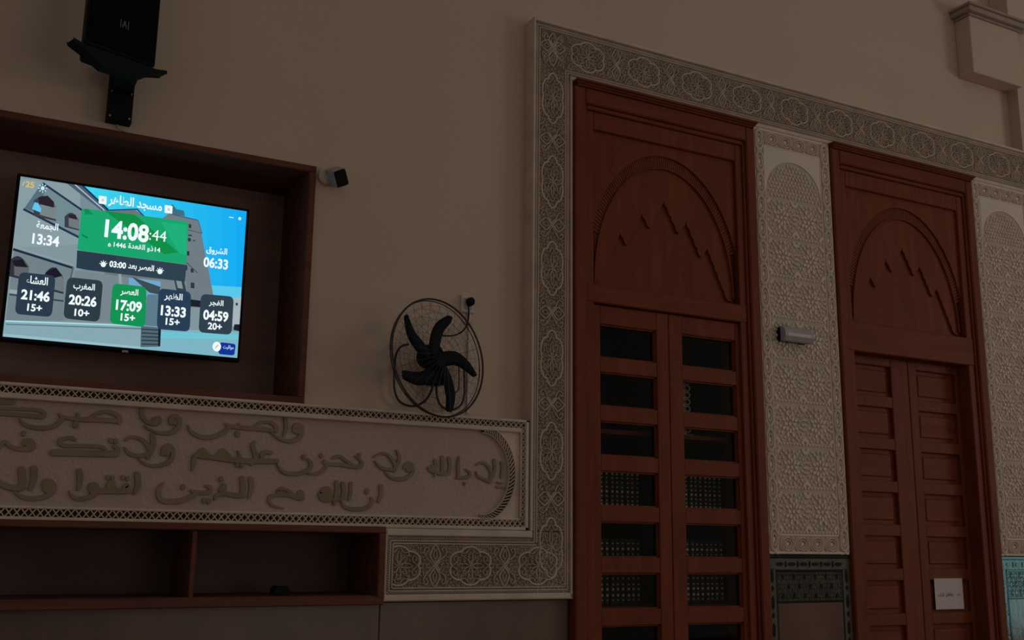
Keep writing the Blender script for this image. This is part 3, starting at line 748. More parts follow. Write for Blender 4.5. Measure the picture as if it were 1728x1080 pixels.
# ------------------------------------------------------------------ mosaic dado panels
def mosaic(x0, x1, z1, label):
    t = thing('mosaic_tile_panel', label, 'tiling', ((x0+x1)/2, .05, 0))
    MB().box(x0, x1, .008, WY, .02, z1).build('mortar_bed', GROUT, t)
    F = .000
    b = MB().cbox(x0, x1, -.002, .01, z1-.016, z1, .002); b.build('edge_tile', TDARK, t)
    zt = z1-.018
    # border of bars and lozenges
    def tile(poly, m, nm='tile', y=.0): return MB().prism(poly, y, .010, .0012).build(nm, m, t)
    n = 6; sx = (x1-x0-.07)/n
    strip = MB().box(x0, x1, .0035, .009, zt-.052, zt).box(x0, x0+.046, .0035, .009, .02, zt-.05).box(x1-.046, x1, .0035, .009, .02, zt-.05)
    strip.build('border_ground', TGREY, t)
    for i in range(n):
        cx_ = x0+.035+sx*(i+.5); cz_ = zt-.026
        tile([(cx_-.026, cz_), (cx_-.012, cz_-.009), (cx_+.012, cz_-.009), (cx_+.026, cz_), (cx_+.012, cz_+.009), (cx_-.012, cz_+.009)], TDARK)
        if i: tile(rect(cx_-sx/2-.005, cx_-sx/2+.005, cz_-.013, cz_+.013), TDARK)
    k = 0; z = zt-.075
    while z > .08:
        for xx in (x0+.023, x1-.023):
            if k % 2 == 0: tile([(xx, z-.040), (xx+.0075, z-.026), (xx+.0075, z+.012), (xx, z+.026), (xx-.0075, z+.012), (xx-.0075, z-.026)], TDARK)
            else: tile([(xx, z-.016), (xx+.008, z-.002), (xx, z+.012), (xx-.008, z-.002)], TDARK)
        z -= .062; k += 1
    # dark inner frame
    ax0, ax1 = x0+.046, x1-.046; az1 = zt-.052; az0 = az1-.155
    b = MB().cbox(ax0, ax1, .001, .01, az1-.012, az1, .002).cbox(ax0, ax1, .001, .01, az0, az0+.010, .002).cbox(ax0, ax0+.008, .001, .01, .02, az1, .002).cbox(ax1-.008, ax1, .001, .01, .02, az1, .002)
    b.build('frame_tile', TDARK, t)
    # interlace mosaic
    fx0, fx1, fz0, fz1 = ax0+.008, ax1-.008, az0+.010, az1-.012
    MB().box(fx0, fx1, .005, .009, fz0, fz1).build('mosaic_ground', TGREEN, t)
    nx = 6; px_ = (fx1-fx0)/nx; rows_ = 3; pz_ = (fz1-fz0)/rows_
    dk = MB(); lt = MB()
    for j in range(rows_):
        for i in range(nx+(0 if j % 2 == 0 else 1)):
            cx_ = fx0+px_*(i+(.5 if j % 2 == 0 else 0)); cz_ = fz0+pz_*(j+.5)
            if cx_ < fx0+.01 or cx_ > fx1-.01: continue
            tile([(cx_+.0105*(1 if q % 2 == 0 else .5)*math.cos(q*math.pi/4), cz_+.0135*(1 if q % 2 == 0 else .5)*math.sin(q*math.pi/4)) for q in range(8)], TDARK, 'star_tile', .002)
    for j in range(rows_*2+1):
        for i in range(nx*2+1):
            cx_ = fx0+px_*(i+.5*(j % 2))/2; cz_ = fz0+pz_*j/2
            if not (fx0+.004 < cx_ < fx1-.004 and fz0+.004 < cz_ < fz1-.004): continue
            for q in (0, 1, 2, 3):
                a = q*math.pi/2+math.pi/4; u, v = cx_+.010*math.cos(a), cz_+.013*math.sin(a)
                if fx0+.003 < u < fx1-.003 and fz0+.003 < v < fz1-.003:
                    dk.prism([(u-.0035, v), (u, v-.0045), (u+.0035, v), (u, v+.0045)], .003, .006)
                u, v = cx_+.017*math.cos(a), cz_+.021*math.sin(a)
                if fx0+.003 < u < fx1-.003 and fz0+.003 < v < fz1-.003:
                    lt.prism([(u-.003, v-.002), (u, v-.005), (u+.003, v+.002), (u, v+.005)], .0025, .006)
    o = dk.build('mosaic_chips', TDARK, t); o['kind'] = 'stuff'
    o = lt.build('pale_mosaic_chips', TGREY, t); o['kind'] = 'stuff'
    MB().cbox(ax0+.009, ax1-.009, .003, .012, .03, az0-.001, .002).build('stone_slab', POLISH, t)
    return t
mosaic(B1+.004, D0-.004, PZ0-.003, 'dark mosaic tile panel with a brown stone slab, between bookcase and door')
mosaic(D1+.004, D1+.540, PZ0-.003, 'mosaic tile panel mirroring teal daylight at the right edge')
# ------------------------------------------------------------------ corbel at the upper right
def corbel():
    k = thing('corbel', 'large beige box-shaped corbel with moulded cornice high on the wall at right', 'corbel', (0, 0, 0))
    yf = -.035; x0, z0, x1 = 5.248, E+2.828, 5.695; zt = at(1639, 27, yf)[1]
    k.location = ((x0+x1)/2, 0, z0)
    MB().box(x0, x1, yf, WY, z0, zt).build('block', PLAST, k, bevel=.006)
    b = MB()
    for i, (h, e) in enumerate(((.016, .010), (.034, .034), (.016, .048))):
        z = zt+sum((.016, .034, .016)[:i]); b.box(x0-e, x1+e, yf-e, WY, z, z+h)
    b.build('cornice', mat('grey_brown_cornice', (.40, .30, .24), .85, .06, 5), k, bevel=.005)
    zc = zt+.07
    MB().box(x0+.34, x1+.20, yf-.02, WY, zc+.01, zc+.5).build('upper_shaft', PLAST, k, bevel=.004)
    print('corbel', x0, x1, z0, zt)
    return x0, x1, z0
cx0, cx1, cz0_ = corbel()
o = MB().box(at(1725, 240, .0)[0], cx1+.42, .0, WY, E+2.421, cz0_-.001).build('pilaster', PLAST)
tag(o, 'narrow beige pilaster below the corbel at the right edge', 'pilaster')
# ------------------------------------------------------------------ emergency light
el_ = thing('emergency_light', 'small grey-white light fitting mounted on the pale carved panel', 'lamp', (3.72, -.03, E+1.05))
x0, x1 = 3.632, 3.818; za, zb_ = E+1.012, E+1.088
MB().box(x0+.004, x1-.004, -.03, .0, za+.003, zb_-.003).build('backplate', BLACK, el_)
prof = [(-.03, 0), (-.055, .0), (-.068, .3), (-.068, .55), (-.060, .8), (-.045, 1.0), (-.03, 1.0)]
b = MB(); n = len(prof)
vs = [(x, p[0], za+(zb_-za)*p[1]) for x in (x0, x1) for p in prof]
b.add(vs, [(i, (i+1) % n, n+(i+1) % n, n+i) for i in range(n)]+[tuple(range(n))[::-1], tuple(range(n, 2*n))])
b.build('housing', GREYP, el_, bevel=.003)
MB().box(x0+.015, x1-.02, -.0695, -.066, za+(zb_-za)*.32, za+(zb_-za)*.53).build('diffuser', WHITE, el_)
# ------------------------------------------------------------------ socket, plug, trunking, cord
so = thing('power_socket', 'square white wall socket right above the fan', 'socket', (1.92, .09, E+1.0))
def wr(px0, py0, px1, py1, y):
    a = at(px0, py0, y); c = at(px1, py1, y); return a[0], c[0], c[1], a[1]
x0, x1, z0, z1 = wr(779, 497, 800, 529, .061)
MB().cbox(x0, x1, WY-.014, WY, z0, z1, .004).build('faceplate', WHITE, so)
MB().cbox(x0+.012, x1-.012, WY-.017, WY-.012, z0+.014, z1-.014, .002).build('socket_insert', GREYP, so)
sx, sz = at(790, 511, .07)
pc = thing('electrical_lead', 'black plug and cord running from the socket down to the fan', 'cord', (sx, .07, sz))
b = MB(); b.prism([(sx+.017*math.cos(a*math.pi/6), sz+.019*math.sin(a*math.pi/6)) for a in range(12)], .030, .059, .006); b.build('plug', BLACK, pc)
cpts = [(790, 513, .035), (791, 527, .05), (790, 540, .06), (786, 552, .055), (778, 561, .03), (766, 566, .0), (754, 567, -.03), (746, 566, -.04)]
MB().tube(smooth_line([(*at(p[0], p[1], p[2]), p[2]) for p in cpts], 5) and [(q[0], q[2], q[1]) for q in smooth_line([(*at(p[0], p[1], p[2]), p[2]) for p in cpts], 5)], .0032, 6).build('cable', BLACK, pc, True)
cd2 = thing('cable_trunking', 'thin white cable trunking running down the wall behind the fan', 'trunking', (1.93, .09, E+.56))
x0, _, _, z1 = wr(787, 530, 790, 700, .09); _, _, z0, _ = wr(787, 530, 791, 703, .09)
MB().cbox(x0, x0+.012, WY-.010, WY, E+.545, z1, .002).build('channel', WHITE, cd2)
MB().box(x0-.004, x0+.016, WY-.012, WY, E+.75, E+.765).box(x0-.004, x0+.016, WY-.012, WY, E+.93, E+.945).build('clip', GREYP, cd2)
# ------------------------------------------------------------------ fan
fy_ = -.13
fX, fZ = at(741, 603, fy_); RAD = .243
fan = thing('wall_fan', 'black five-bladed wall fan in a round wire guard, over the calligraphy panel', 'fan', (fX, fy_, fZ))
FM = Matrix.Rotation(R(17), 4, 'Z') @ Matrix.Rotation(R(-6), 4, 'X')   # local: x right, z up, -y to the front
def floc(u, v, w_): p = FM @ Vector((u, w_, v)); return (fX+p.x, fy_+p.y, fZ+p.z)
def circ(r, w_, n=64): return [floc(r*math.cos(2*math.pi*i/n), r*math.sin(2*math.pi*i/n), w_) for i in range(n)]
MB().tube(circ(RAD, 0, 72), .0042, 6, True).build('outer_ring', WIRE, fan, True)
MB().tube(circ(RAD*.985, .016, 72), .0022, 6, True).build('rear_ring', WIRE, fan, True)
def dome(r, s_): return (-.040 if s_ < 0 else .085)*(1-(r/RAD)**2)+(0 if s_ < 0 else .034*(r/RAD)**2)
b = MB()
for k in range(1, 8):
    r = RAD*k/8; b.tube(circ(r, dome(r, -1), 48), .0006, 3, True); b.tube(circ(r, dome(r, 1), 48), .0006, 3, True)
o = b.build('guard_rings', WIRE, fan)
b = MB()
for k in range(30):
    a = 2*math.pi*k/30
    for s_ in (-1, 1): b.tube([floc(RAD*q*math.cos(a+.10*q), RAD*q*math.sin(a+.10*q), dome(RAD*q, s_)) for q in (.2, .4, .6, .8, 1)], .0006, 3)
b.build('guard_wires', WIRE, fan)
hu, hv = -.06*RAD, -.10*RAD
for bl in ([(470,590,70),(400,525,92),(338,440,80),(308,330,50)], [(490,590,80),(498,460,92),(535,350,82),(604,272,54)], [(520,590,90),(630,558,92),(705,590,76),(765,648,48)],
           [(530,640,90),(578,750,82),(590,850,74),(576,935,54)], [(490,650,60),(425,730,84),(355,752,84),(286,742,66)]):
    ln = smooth_line(bl, 6); uv = [((p[0]-510)/318*RAD, (577-p[1])/428*RAD, p[2]/372*RAD) for p in ln]
    d = math.hypot(uv[-1][0]-uv[-2][0], uv[-1][1]-uv[-2][1]); ux, uz = (uv[-1][0]-uv[-2][0])/d, (uv[-1][1]-uv[-2][1])/d; e_ = uv[-1]
    uv += [(e_[0]+ux*e_[2]*.3, e_[1]+uz*e_[2]*.3, e_[2]*.8), (e_[0]+ux*e_[2]*.46, e_[1]+uz*e_[2]*.46, e_[2]*.35)]
    vs = []; fs = []; N = len(uv)
    for i in range(N):
        a, c = uv[max(0, i-1)], uv[min(N-1, i+1)]; d = math.hypot(c[0]-a[0], c[1]-a[1]); nx, nz = -(c[1]-a[1])/d, (c[0]-a[0])/d
        for s_, yy in ((1, .008), (.35, .001), (-.35, .001), (-1, .012)): vs.append(floc(uv[i][0]+nx*uv[i][2]*.5*s_, uv[i][1]+nz*uv[i][2]*.5*s_, yy))
    for i in range(N-1):
        for k in range(3): fs.append((i*4+k, i*4+k+1, i*4+k+5, i*4+k+4))
    mb = MB(); mb.add(vs, fs); o = mb.build('blade', BLADE, fan, True)
    md = o.modifiers.new('thick', 'SOLIDIFY'); md.thickness = .003
b = MB(); n = 24
rings = [(.0, -.030), (.020, -.029), (.032, -.022), (.038, -.008), (.038, .02)]
vs = [floc(hu+r*math.cos(2*math.pi*i/n), hv+r*math.sin(2*math.pi*i/n), w_) for r, w_ in rings[1:] for i in range(n)]
b.add(vs, [tuple(range(n))]+[(l*n+i, l*n+(i+1) % n, (l+1)*n+(i+1) % n, (l+1)*n+i) for l in range(3) for i in range(n)])
b.build('hub', BLACK, fan, True)
b = MB(); vs = [floc(hu+.03+r*math.cos(2*math.pi*i/n), hv+.045+r*math.sin(2*math.pi*i/n), w_) for r, w_ in ((.034, .03), (.050, .04), (.052, .08), (.042, .11), (.02, .12)) for i in range(n)]
b.add(vs, [(l*n+i, l*n+(i+1) % n, (l+1)*n+(i+1) % n, (l+1)*n+i) for l in range(4) for i in range(n)]+[tuple(range(4*n, 5*n))])
b.build('motor', BLACKM, fan, True)
def pxtube(b, pts, y, r):
    ln = smooth_line([(*at(620+p[0]/4.32, 470+p[1]/4.32, y if len(p) < 3 else p[2]), y if len(p) < 3 else p[2]) for p in pts], 6)
    b.tube([(q[0], q[2], q[1]) for q in ln], r, 6)
b = MB()
pxtube(b, [(300, 480), (240, 500), (205, 570), (196, 700), (200, 820), (240, 900), (330, 930), (410, 900), (455, 840), (482, 765), (500, 690)], .045, .0052)
pxtube(b, [(500, 690), (502, 780), (508, 860), (540, 930), (610, 958), (675, 930), (705, 860), (708, 760), (705, 640), (690, 590)], .045, .0052)
pxtube(b, [(600, 820), (640, 830), (665, 800), (668, 700), (665, 620)], .045, .003)
b.build('wall_bracket', WIRE, fan, True)
x, z = at(620+500/4.32, 470+690/4.32, .04)
MB().prism([(x-.03, z-.05), (x+.03, z-.05), (x+.03, z+.06), (x-.03, z+.06)], .02, WY, .004).build('mounting_plate', BLACKM, fan)
# ------------------------------------------------------------------ security camera
sx, sz = at(551, 298, .06)
sc = thing('security_camera', 'small grey security camera with black square face, beside the niche corner', 'camera', (sx, .09, sz))
b = MB(); n = 20
for (r, y0_, y1_) in ((.034, WY-.025, WY),):
    b.prism([(sx+r*math.cos(2*math.pi*i/n), sz+r*math.sin(2*math.pi*i/n)) for i in range(n)], y0_, y1_, .006)
b.build('mount_base', WHITE, sc)
fx, fz = at(575, 301, -.01)
A = Vector((sx, .06, sz)); B = Vector((fx, -.015, fz)); ax = (B-A).normalized()
MB().tube([A+Vector((0, .03, 0)), A, A+(B-A)*.3], .011, 10).build('arm', WHITE, sc, True)
face_n = Vector((.16, -.90, -.36)).normalized()
side = face_n.cross(Vector((0, 0, 1))).normalized(); upv = side.cross(face_n).normalized()
rot = R(-30); s2 = side*math.cos(rot)+upv*math.sin(rot); u2 = -side*math.sin(rot)+upv*math.cos(rot)
def rbox(b, c, hx, hz, d0, d1, rr=.2):
    pl_ = []
    for (qx, qz) in ((1, 1), (-1, 1), (-1, -1), (1, -1)):
        for (ex, ez) in (((1-rr), 1), (1, (1-rr))) if qx*qz < 0 else ((1, (1-rr)), ((1-rr), 1)):
            pl_.append((qx*ex*hx, qz*ez*hz))
    m_ = len(pl_)
    vs = [c+s2*p[0]+u2*p[1]+face_n*d for d in (d0, d1) for p in pl_]
    b.add(vs, [tuple(range(m_))[::-1], tuple(range(m_, 2*m_))]+[(i, (i+1) % m_, m_+(i+1) % m_, m_+i) for i in range(m_)])
    return b
rbox(MB(), B, .029, .037, -.075, 0).build('housing', GREYP, sc, bevel=.004)
rbox(MB(), B, .026, .034, 0, .003).build('lens_face', BLACK, sc)
# ------------------------------------------------------------------ loudspeaker
sp_ = thing('loudspeaker', 'black loudspeaker on a wall bracket above the television niche', 'speaker', (.45, -.05, 3.0))
FLx, FLy = .286, -.25; ax_, ay_ = .945, .327; zb0 = E+1.704; zt0 = zb0+.56; SW = .275
def P3(q, d, z): return (FLx+ax_*q-ay_*d, FLy+ay_*q+ax_*d, z)
sp_.location = P3(SW/2, .08, zb0)
b = MB()
vs = [P3(q, d, z) for z in (zb0, zt0) for (q, d) in ((0, 0), (SW, 0), (SW-.065, .17), (.065, .17))]
b.add(vs, [(3, 2, 1, 0), (4, 5, 6, 7), (0, 1, 5, 4), (1, 2, 6, 5), (2, 3, 7, 6), (3, 0, 4, 7)])
b.build('cabinet', BLACK, sp_, bevel=.01)
GR = mat('speaker_grille', (.002, .002, .0025), .8, .3, 300, spec=.1)
def slab(b, poly, d0, d1):
    n = len(poly); vs = [P3(q, d, z) for d in (d0, d1) for q, z in poly]
    b.add(vs, [tuple(range(n)), tuple(range(n, 2*n))[::-1]]+[(i, (i+1) % n, n+(i+1) % n, n+i) for i in range(n)]); return b
slab(MB(), rect(.012, SW-.012, zb0+.014, zt0-.014), -.007, .003).build('grille', GR, sp_)
LOG = mat('grey_badge', (.12, .11, .11), .5)
b = MB(); c_ = SW*.5; zc_ = at(210, 42, -.21)[1]
for (q0, z0_, q1, z1_) in ((-.016, -.016, -.013, .016), (.013, -.016, .016, .016), (-.008, -.013, -.004, .0), (-.004, .0, .0, .013), (.0, .0, .004, .013), (.004, -.013, .008, .0), (-.005, -.004, .005, -.001)):
    slab(b, rect(c_+q0, c_+q1, zc_+z0_, zc_+z1_), -.009, -.006)
b.build('badge', LOG, sp_)
zt_ = zb0
pro = [(-.034, zt_+.004), (-.004, zt_-.004), (SW+.004, zt_-.004), (SW+.044, zt_+.004), (SW+.046, zt_-.006), (SW-.01, zt_-.022), (SW-.06, zt_-.058), (.085, zt_-.060), (.045, zt_-.040), (.010, zt_-.022), (-.030, zt_-.006)]
slab(MB(), pro, .002, .055).build('cradle', BLACKM, sp_, bevel=.002)
zbt = zt_-.058; ny = .0
c0 = at(187, 122, .03); c1 = at(229, 126, .03); c2 = at(180, 201, .03); c3 = at(222, 208, .03)
mx0, mx1 = (c0[0]+c2[0])/2, (c1[0]+c3[0])/2; mz0, mz1 = (c2[1]+c3[1])/2, E+1.755
MB().cbox(mx0, mx1, .025, WY, mz0, mz1, .004).cbox(mx0+.012, mx1-.012, -.12, .03, E+1.655, E+1.70, .004).build('wall_plate', BLACKM, sp_)
b = MB()
for (sx_, sz_) in ((0, 0), (1, 0), (0, 1), (1, 1)):
    q_x = mx0+.010+(mx1-mx0-.020)*sx_; q_z = mz0+.014+(mz1-.11-mz0)*sz_
    b.prism([(q_x+.004*math.cos(a*math.pi/3), q_z+.004*math.sin(a*math.pi/3)) for a in range(6)], .021, .026, .001)
b.build('bolts', GREYP, sp_)
a_ = at(196, 207, WY); z2 = at(212, 220, WY)
o = MB().tube([(a_[0], WY-.006, mz0+.01), (a_[0]+.008, WY-.004, mz0-.012), (z2[0], WY-.004, NZ1+.006)], .0028, 6).build('speaker_cable', WHITE, None, True)
tag(o, 'short pale cable dropping from the loudspeaker bracket to the niche', 'cable')
# ------------------------------------------------------------------ television
TY = .20
tv = thing('television', 'wall-mounted flat television showing prayer times over a blue-sky mosque picture', 'television', (.55, TY+.03, E+.68))
k = K(TY); tx0, tx1, tz0, tz1 = .1445*k, .950*k, E+.6815*k, E+1.261*k
MB().cbox(tx0-.011, tx1+.011, TY-.004, TY+.035, tz0-.014, tz1+.011, .003).build('bezel', BLACK, tv)
MB().box((tx0+tx1)/2-.15, (tx0+tx1)/2+.15, TY+.03, NB, tz0+.15, tz1-.15).build('wall_mount', BLACKM, tv)
MB().prism([((tx0+tx1)/2-.012, tz0-.018), ((tx0+tx1)/2+.012, tz0-.018), ((tx0+tx1)/2+.010, tz0-.010), ((tx0+tx1)/2-.010, tz0-.010)], TY-.006, TY).build('status_light', GREYP, tv)
TS = 3.177
# the four traced corners define the screen; everything on it is laid out inside its true rectangle
def scr(x, y):
    X, Z = at(x/TS, 280+y/TS, TY-.005); return (X, Z)
def clip(poly):
    def cl(ps, ax_, lim, sg):
        out = []
        for i in range(len(ps)):
            a, c = ps[i-1], ps[i]; ia = (a[ax_]-lim)*sg >= 0; ic = (c[ax_]-lim)*sg >= 0
            if ia != ic:
                t = (lim-a[ax_])/(c[ax_]-a[ax_]); out.append((a[0]+(c[0]-a[0])*t, a[1]+(c[1]-a[1])*t))
            if ic: out.append(c)
        return out
    for ax_, lim, sg in ((0, tx0, 1), (0, tx1, -1), (1, tz0, 1), (1, tz1, -1)):
        poly = cl(poly, ax_, lim, sg)
        if not poly: break
    return poly
layer = [TY-.0042]
SCREEN = {}
picture = MB(); pmats = []; pidx = []
def flat(poly, rgb, px=True):
    ps = clip([scr(*p) for p in poly] if px else poly)
    if len(ps) < 3: return
    layer[0] -= .00006; y = layer[0]
    nm = 'screen_%02x%02x%02x' % rgb
    m_ = emis(nm, rgb, 1.0)
    if m_ not in pmats: pmats.append(m_)
    a = sum(ps[i-1][0]*ps[i][1]-ps[i][0]*ps[i-1][1] for i in range(len(ps)))
    if a > 0: ps = ps
    b0 = len(picture.v); picture.add([(p[0], y, p[1]) for p in ps], [tuple(range(len(ps)))]); pidx.append(pmats.index(m_))
def stripe(a, c, w_, rgb):
    dx, dy = c[0]-a[0], c[1]-a[1]; d = math.hypot(dx, dy); nx, ny = -dy/d*w_/2, dx/d*w_/2
    flat([(a[0]+nx, a[1]+ny), (c[0]+nx, c[1]+ny), (c[0]-nx, c[1]-ny), (a[0]-nx, a[1]-ny)], rgb)
def disc(x, y, rx, ry, rgb, n=16, t0=0, t1=2*math.pi): flat([(x+rx*math.cos(t0+(t1-t0)*i/n), y+ry*math.sin(t0+(t1-t0)*i/n)) for i in range(n)], rgb)
flat(rect(tx0-.01, tx1+.01, tz0-.01, tz1+.01), (128, 149, 156), px=False)
flat([(60,60),(440,110),(430,420),(60,440)], (136,156,164))
flat([(75,450),(390,550),(350,830),(30,830)], (112,130,136))
# sky in bands (real gradient of the picture)
for i in range(12):
    xa, xb = 430+i*76, 430+(i+1)*76+1; c = (int(66-i*4), int(214-i*4), int(236+i*.6))
    flat([(xa, 60), (xb, 60), (xb, 760), (xa, 760)], c)
flat([(1130,640),(1300,650),(1300,740),(1130,740)], (90,200,235))
flat([(430,105),(445,110),(570,240),(740,600),(430,600)], (120,140,148))
flat([(360,95),(445,105),(580,238),(545,240)], (74,90,112)); stripe((400,98),(560,238),6,(180,195,205)); stripe((440,103),(580,235),9,(24,50,90))
flat([(570,240),(720,232),(760,262),(1010,560),(1000,620),(560,620)], (108,118,122)); stripe((570,238),(740,232),7,(30,70,130)); stripe((735,232),(960,470),8,(45,75,100))
# tower
flat([(845,300),(910,252),(1062,292),(1075,340),(1145,700),(1165,760),(830,760)], (112,124,131))
flat([(905,225),(925,205),(945,232),(985,240),(992,270),(900,255)], (62,112,130)); stripe((1062,292),(1083,362),5,(80,110,125)); stripe((960,330),(1083,362),5,(76,92,104)); stripe((905,255),(1062,292),6,(70,96,112))
for (x, y, w_, h_) in ((965,305,8,22),(980,308,8,22),(995,312,8,22),(1018,322,14,20),(1018,372,20,8),(1015,395,16,18),(1008,468,14,24),(1040,400,12,6),(995,545,18,26),(1030,560,16,22),(1032,640,20,30)):
    flat([(x-w_/2,y-h_/2),(x+w_/2,y-h_/2+2),(x+w_/2,y+h_/2+2),(x-w_/2,y+h_/2)], (44,56,68))
stripe((980,500),(1060,575),5,(70,84,94))
# near building with arched openings
flat([(130,228),(225,92),(440,235),(440,400)], (112,138,146)); flat([(130,228),(225,92),(250,110),(195,250)], (84,110,124))
stripe((228,92),(440,238),11,(38,50,68)); stripe((125,232),(440,392),12,(34,50,72)); stripe((70,447),(392,548),13,(30,46,66)); stripe((70,432),(395,532),9,(140,156,160)); stripe((392,545),(350,720),10,(80,100,110))
def arch(x, y, w_, h_, rgb, in_, sk=.25):
    p = [(x-w_/2, y+h_/2-sk*w_/2)]+[(x-w_/2+w_*i/10, y-h_*.15-h_*.35*math.sin(math.pi*i/10)+sk*w_*(i/10-.5)) for i in range(11)]+[(x+w_/2, y+h_/2+sk*w_/2)]
    flat(p, rgb); q = [(x+(a-x)*.72+w_*.14, y+(c-y)*.8+h_*.04) for a, c in p]; flat(q, in_)
arch(240,222,120,120,(60,60,74),(118,132,136)); arch(385,295,78,86,(58,60,72),(108,120,126)); flat([(185,195),(205,200),(222,235),(215,250),(172,232)], (96,196,236))
flat([(205,170),(255,160),(290,195),(290,225),(250,215),(210,205)], (44,34,44)); flat([(365,262),(405,262),(415,290),(372,280)], (46,36,46))
arch(100,545,110,120,(50,50,60),(96,100,106)); arch(290,610,100,130,(48,48,60),(110,120,124)); flat([(65,510),(120,500),(150,545),(80,540)], (30,26,36)); flat([(245,570),(300,545),(335,590),(260,610)], (28,26,38))
stripe((50,690),(340,725),9,(52,70,84)); stripe((50,672),(110,680),20,(150,165,172))
# middle court
flat([(400,560),(700,600),(1000,620),(1000,860),(340,830)], (118,134,140)); flat([(690,600),(860,620),(860,700),(690,700)], (112,168,205)); flat([(705,595),(860,650),(850,690),(800,680)], (60,76,84)); stripe((640,560),(660,850),16,(140,160,168)); flat([(790,690),(850,690),(850,860),(770,860)], (92,124,142)); flat([(930,600),(985,615),(1000,680),(945,670)], (54,64,76)); flat([(942,612),(972,620),(980,660),(952,655)], (130,146,150))
flat([(1010,715),(1090,725),(1090,760),(1010,752)], (30,32,44)); flat([(1140,740),(1300,700),(1300,860),(1140,860)], (168,180,188)); flat([(1255,850),(1300,850),(1300,890),(1250,880)], (24,32,48)); flat([(1262,735),(1274,735),(1274,750),(1262,748)], (50,60,80))
# foreground
flat([(20,830),(760,855),(1010,880),(1290,890),(1290,1040),(10,930)], (124,180,196)); flat([(20,840),(760,865),(760,990),(10,930)], (134,168,176)); stripe((30,832),(760,858),7,(176,222,226)); stripe((30,850),(760,874),6,(92,120,130))
flat([(20,900),(760,970),(760,1000),(10,940)], (150,190,200)); flat([(860,890),(1290,905),(1290,930),(860,925)], (110,196,212))
flat([(755,858),(862,868),(858,970),(752,972)], (84,104,114))
for i in range(5): stripe((758,876+i*20),(856,882+i*19),7,(42,60,72))
flat([(848,868),(862,870),(858,968),(846,966)], (22,34,50))
def rr_box(c4, rgb, r=.16):
    pts = []
    for i in range(4):
        a, p, c = c4[i-1], c4[i], c4[(i+1) % 4]
        for j in range(6):
            t = j/5; u = (1-t)**2; v = t*t; ra = r
            q1 = (p[0]+(a[0]-p[0])*ra, p[1]+(a[1]-p[1])*ra); q2 = (p[0]+(c[0]-p[0])*ra, p[1]+(c[1]-p[1])*ra)
            pts.append((q1[0]*u+2*p[0]*t*(1-t)+q2[0]*v, q1[1]*u+2*p[1]*t*(1-t)+q2[1]*v))
    flat(pts, rgb)
rr_box([(438,228),(1008,300),(998,530),(413,452)], (26,164,110), .05)
flat([(560,242),(720,262),(955,465),(880,475)], (18,142,70)); flat([(450,232),(470,232),(500,262),(455,262)], (18,138,84)); flat([(860,300),(1000,318),(1000,480),(960,470)], (32,176,122)); stripe((438,370),(470,388),8,(16,120,84))
flat([(413,454),(998,532),(990,622),(470,560),(408,548)], (46,66,80)); flat([(413,454),(620,482),(610,575),(408,548)], (42,60,74))
for c4, col in (([(103,570),(298,590),(277,812),(78,795)], (42,58,74)), ([(360,597),(552,617),(532,838),(338,818)], (44,60,70)), ([(603,630),(785,650),(778,866),(586,846)], (20,146,84)), ([(850,657),(1024,677),(1016,890),(838,876)], (40,62,84)), ([(1076,687),(1252,702),(1240,907),(1062,893)], (48,64,76))):
    rr_box(c4, col)
WH = (236, 250, 250)
for x, y in ((550,185), (903,235)): rr_box([(x-21,y-24),(x+21,y-18),(x+19,y+24),(x-22,y+18)], WH, .08); disc(x, y, 7, 8, (206,206,200))
for x, y in ((553,524), (856,562)):
    disc(x, y+6, 14, 14, WH)
    for i in range(5):
        a = math.pi*(1.1+.2*i); stripe((x+15*math.cos(a), y+6+15*math.sin(a)), (x+22*math.cos(a), y+6+22*math.sin(a)), 4, WH)
disc(228, 122, 10, 11, (210,238,244))
for i in range(8):
    a = math.pi/4*i; stripe((228+15*math.cos(a), 122+15*math.sin(a)), (228+25*math.cos(a), 122+25*math.sin(a)), 5, (190,232,244))
rr_box([(1176,946),(1262,956),(1254,1018),(1168,1010)], (18,52,150), .2); disc(1160, 970, 23, 26, WH, 20)
stripe((1152,978),(1168,960),5,(190,180,130))
stripe((1225,277),(1250,280),5,(190,236,250)); disc(1283, 285, 8, 9, (200,240,250))
me = bpy.data.meshes.new('screen_picture'); me.from_pydata(picture.v, [], picture.f)
for m_ in pmats: me.materials.append(m_)
for p, i in zip(me.polygons, pidx): p.material_index = i
po = bpy.data.objects.new('screen', me); COL.objects.link(po); po.parent = tv; po.location = -org(tv)
# ------------------------------------------------------------------ lettering
ISO = dict(zip('اأبةتثجحخدذرزسشصضطظعغفقكلمنهوىيء', (0xFE8D,0xFE83,0xFE8F,0xFE93,0xFE95,0xFE99,0xFE9D,0xFEA1,0xFEA5,0xFEA9,0xFEAB,0xFEAD,0xFEAF,0xFEB1,0xFEB5,0xFEB9,0xFEBD,0xFEC1,0xFEC5,0xFEC9,0xFECD,0xFED1,0xFED5,0xFED9,0xFEDD,0xFEE1,0xFEE5,0xFEE9,0xFEED,0xFEEF,0xFEF1,0xFE80)))
NOJ = set('اأةدذرزوىء')                            # letters that never join to the next
def shape(s):
    """join Arabic letters and put the line into left-to-right drawing order"""
    out = []
    for i, c in enumerate(s):
        if c not in ISO: out.append(c); continue
        pj = i > 0 and s[i-1] in ISO and s[i-1] not in NOJ and c != 'ء'
        nj = i < len(s)-1 and s[i+1] in ISO and c not in NOJ and s[i+1] != 'ء'
        b = ISO[c]
        out.append(chr(b+(0 if not pj and not nj else 1 if pj and not nj else 2 if nj and not pj else 3)))
    r = ''.join(out)[::-1]
    import re
    return re.sub(r'[0-9:+]+', lambda q: q.group(0)[::-1], r)
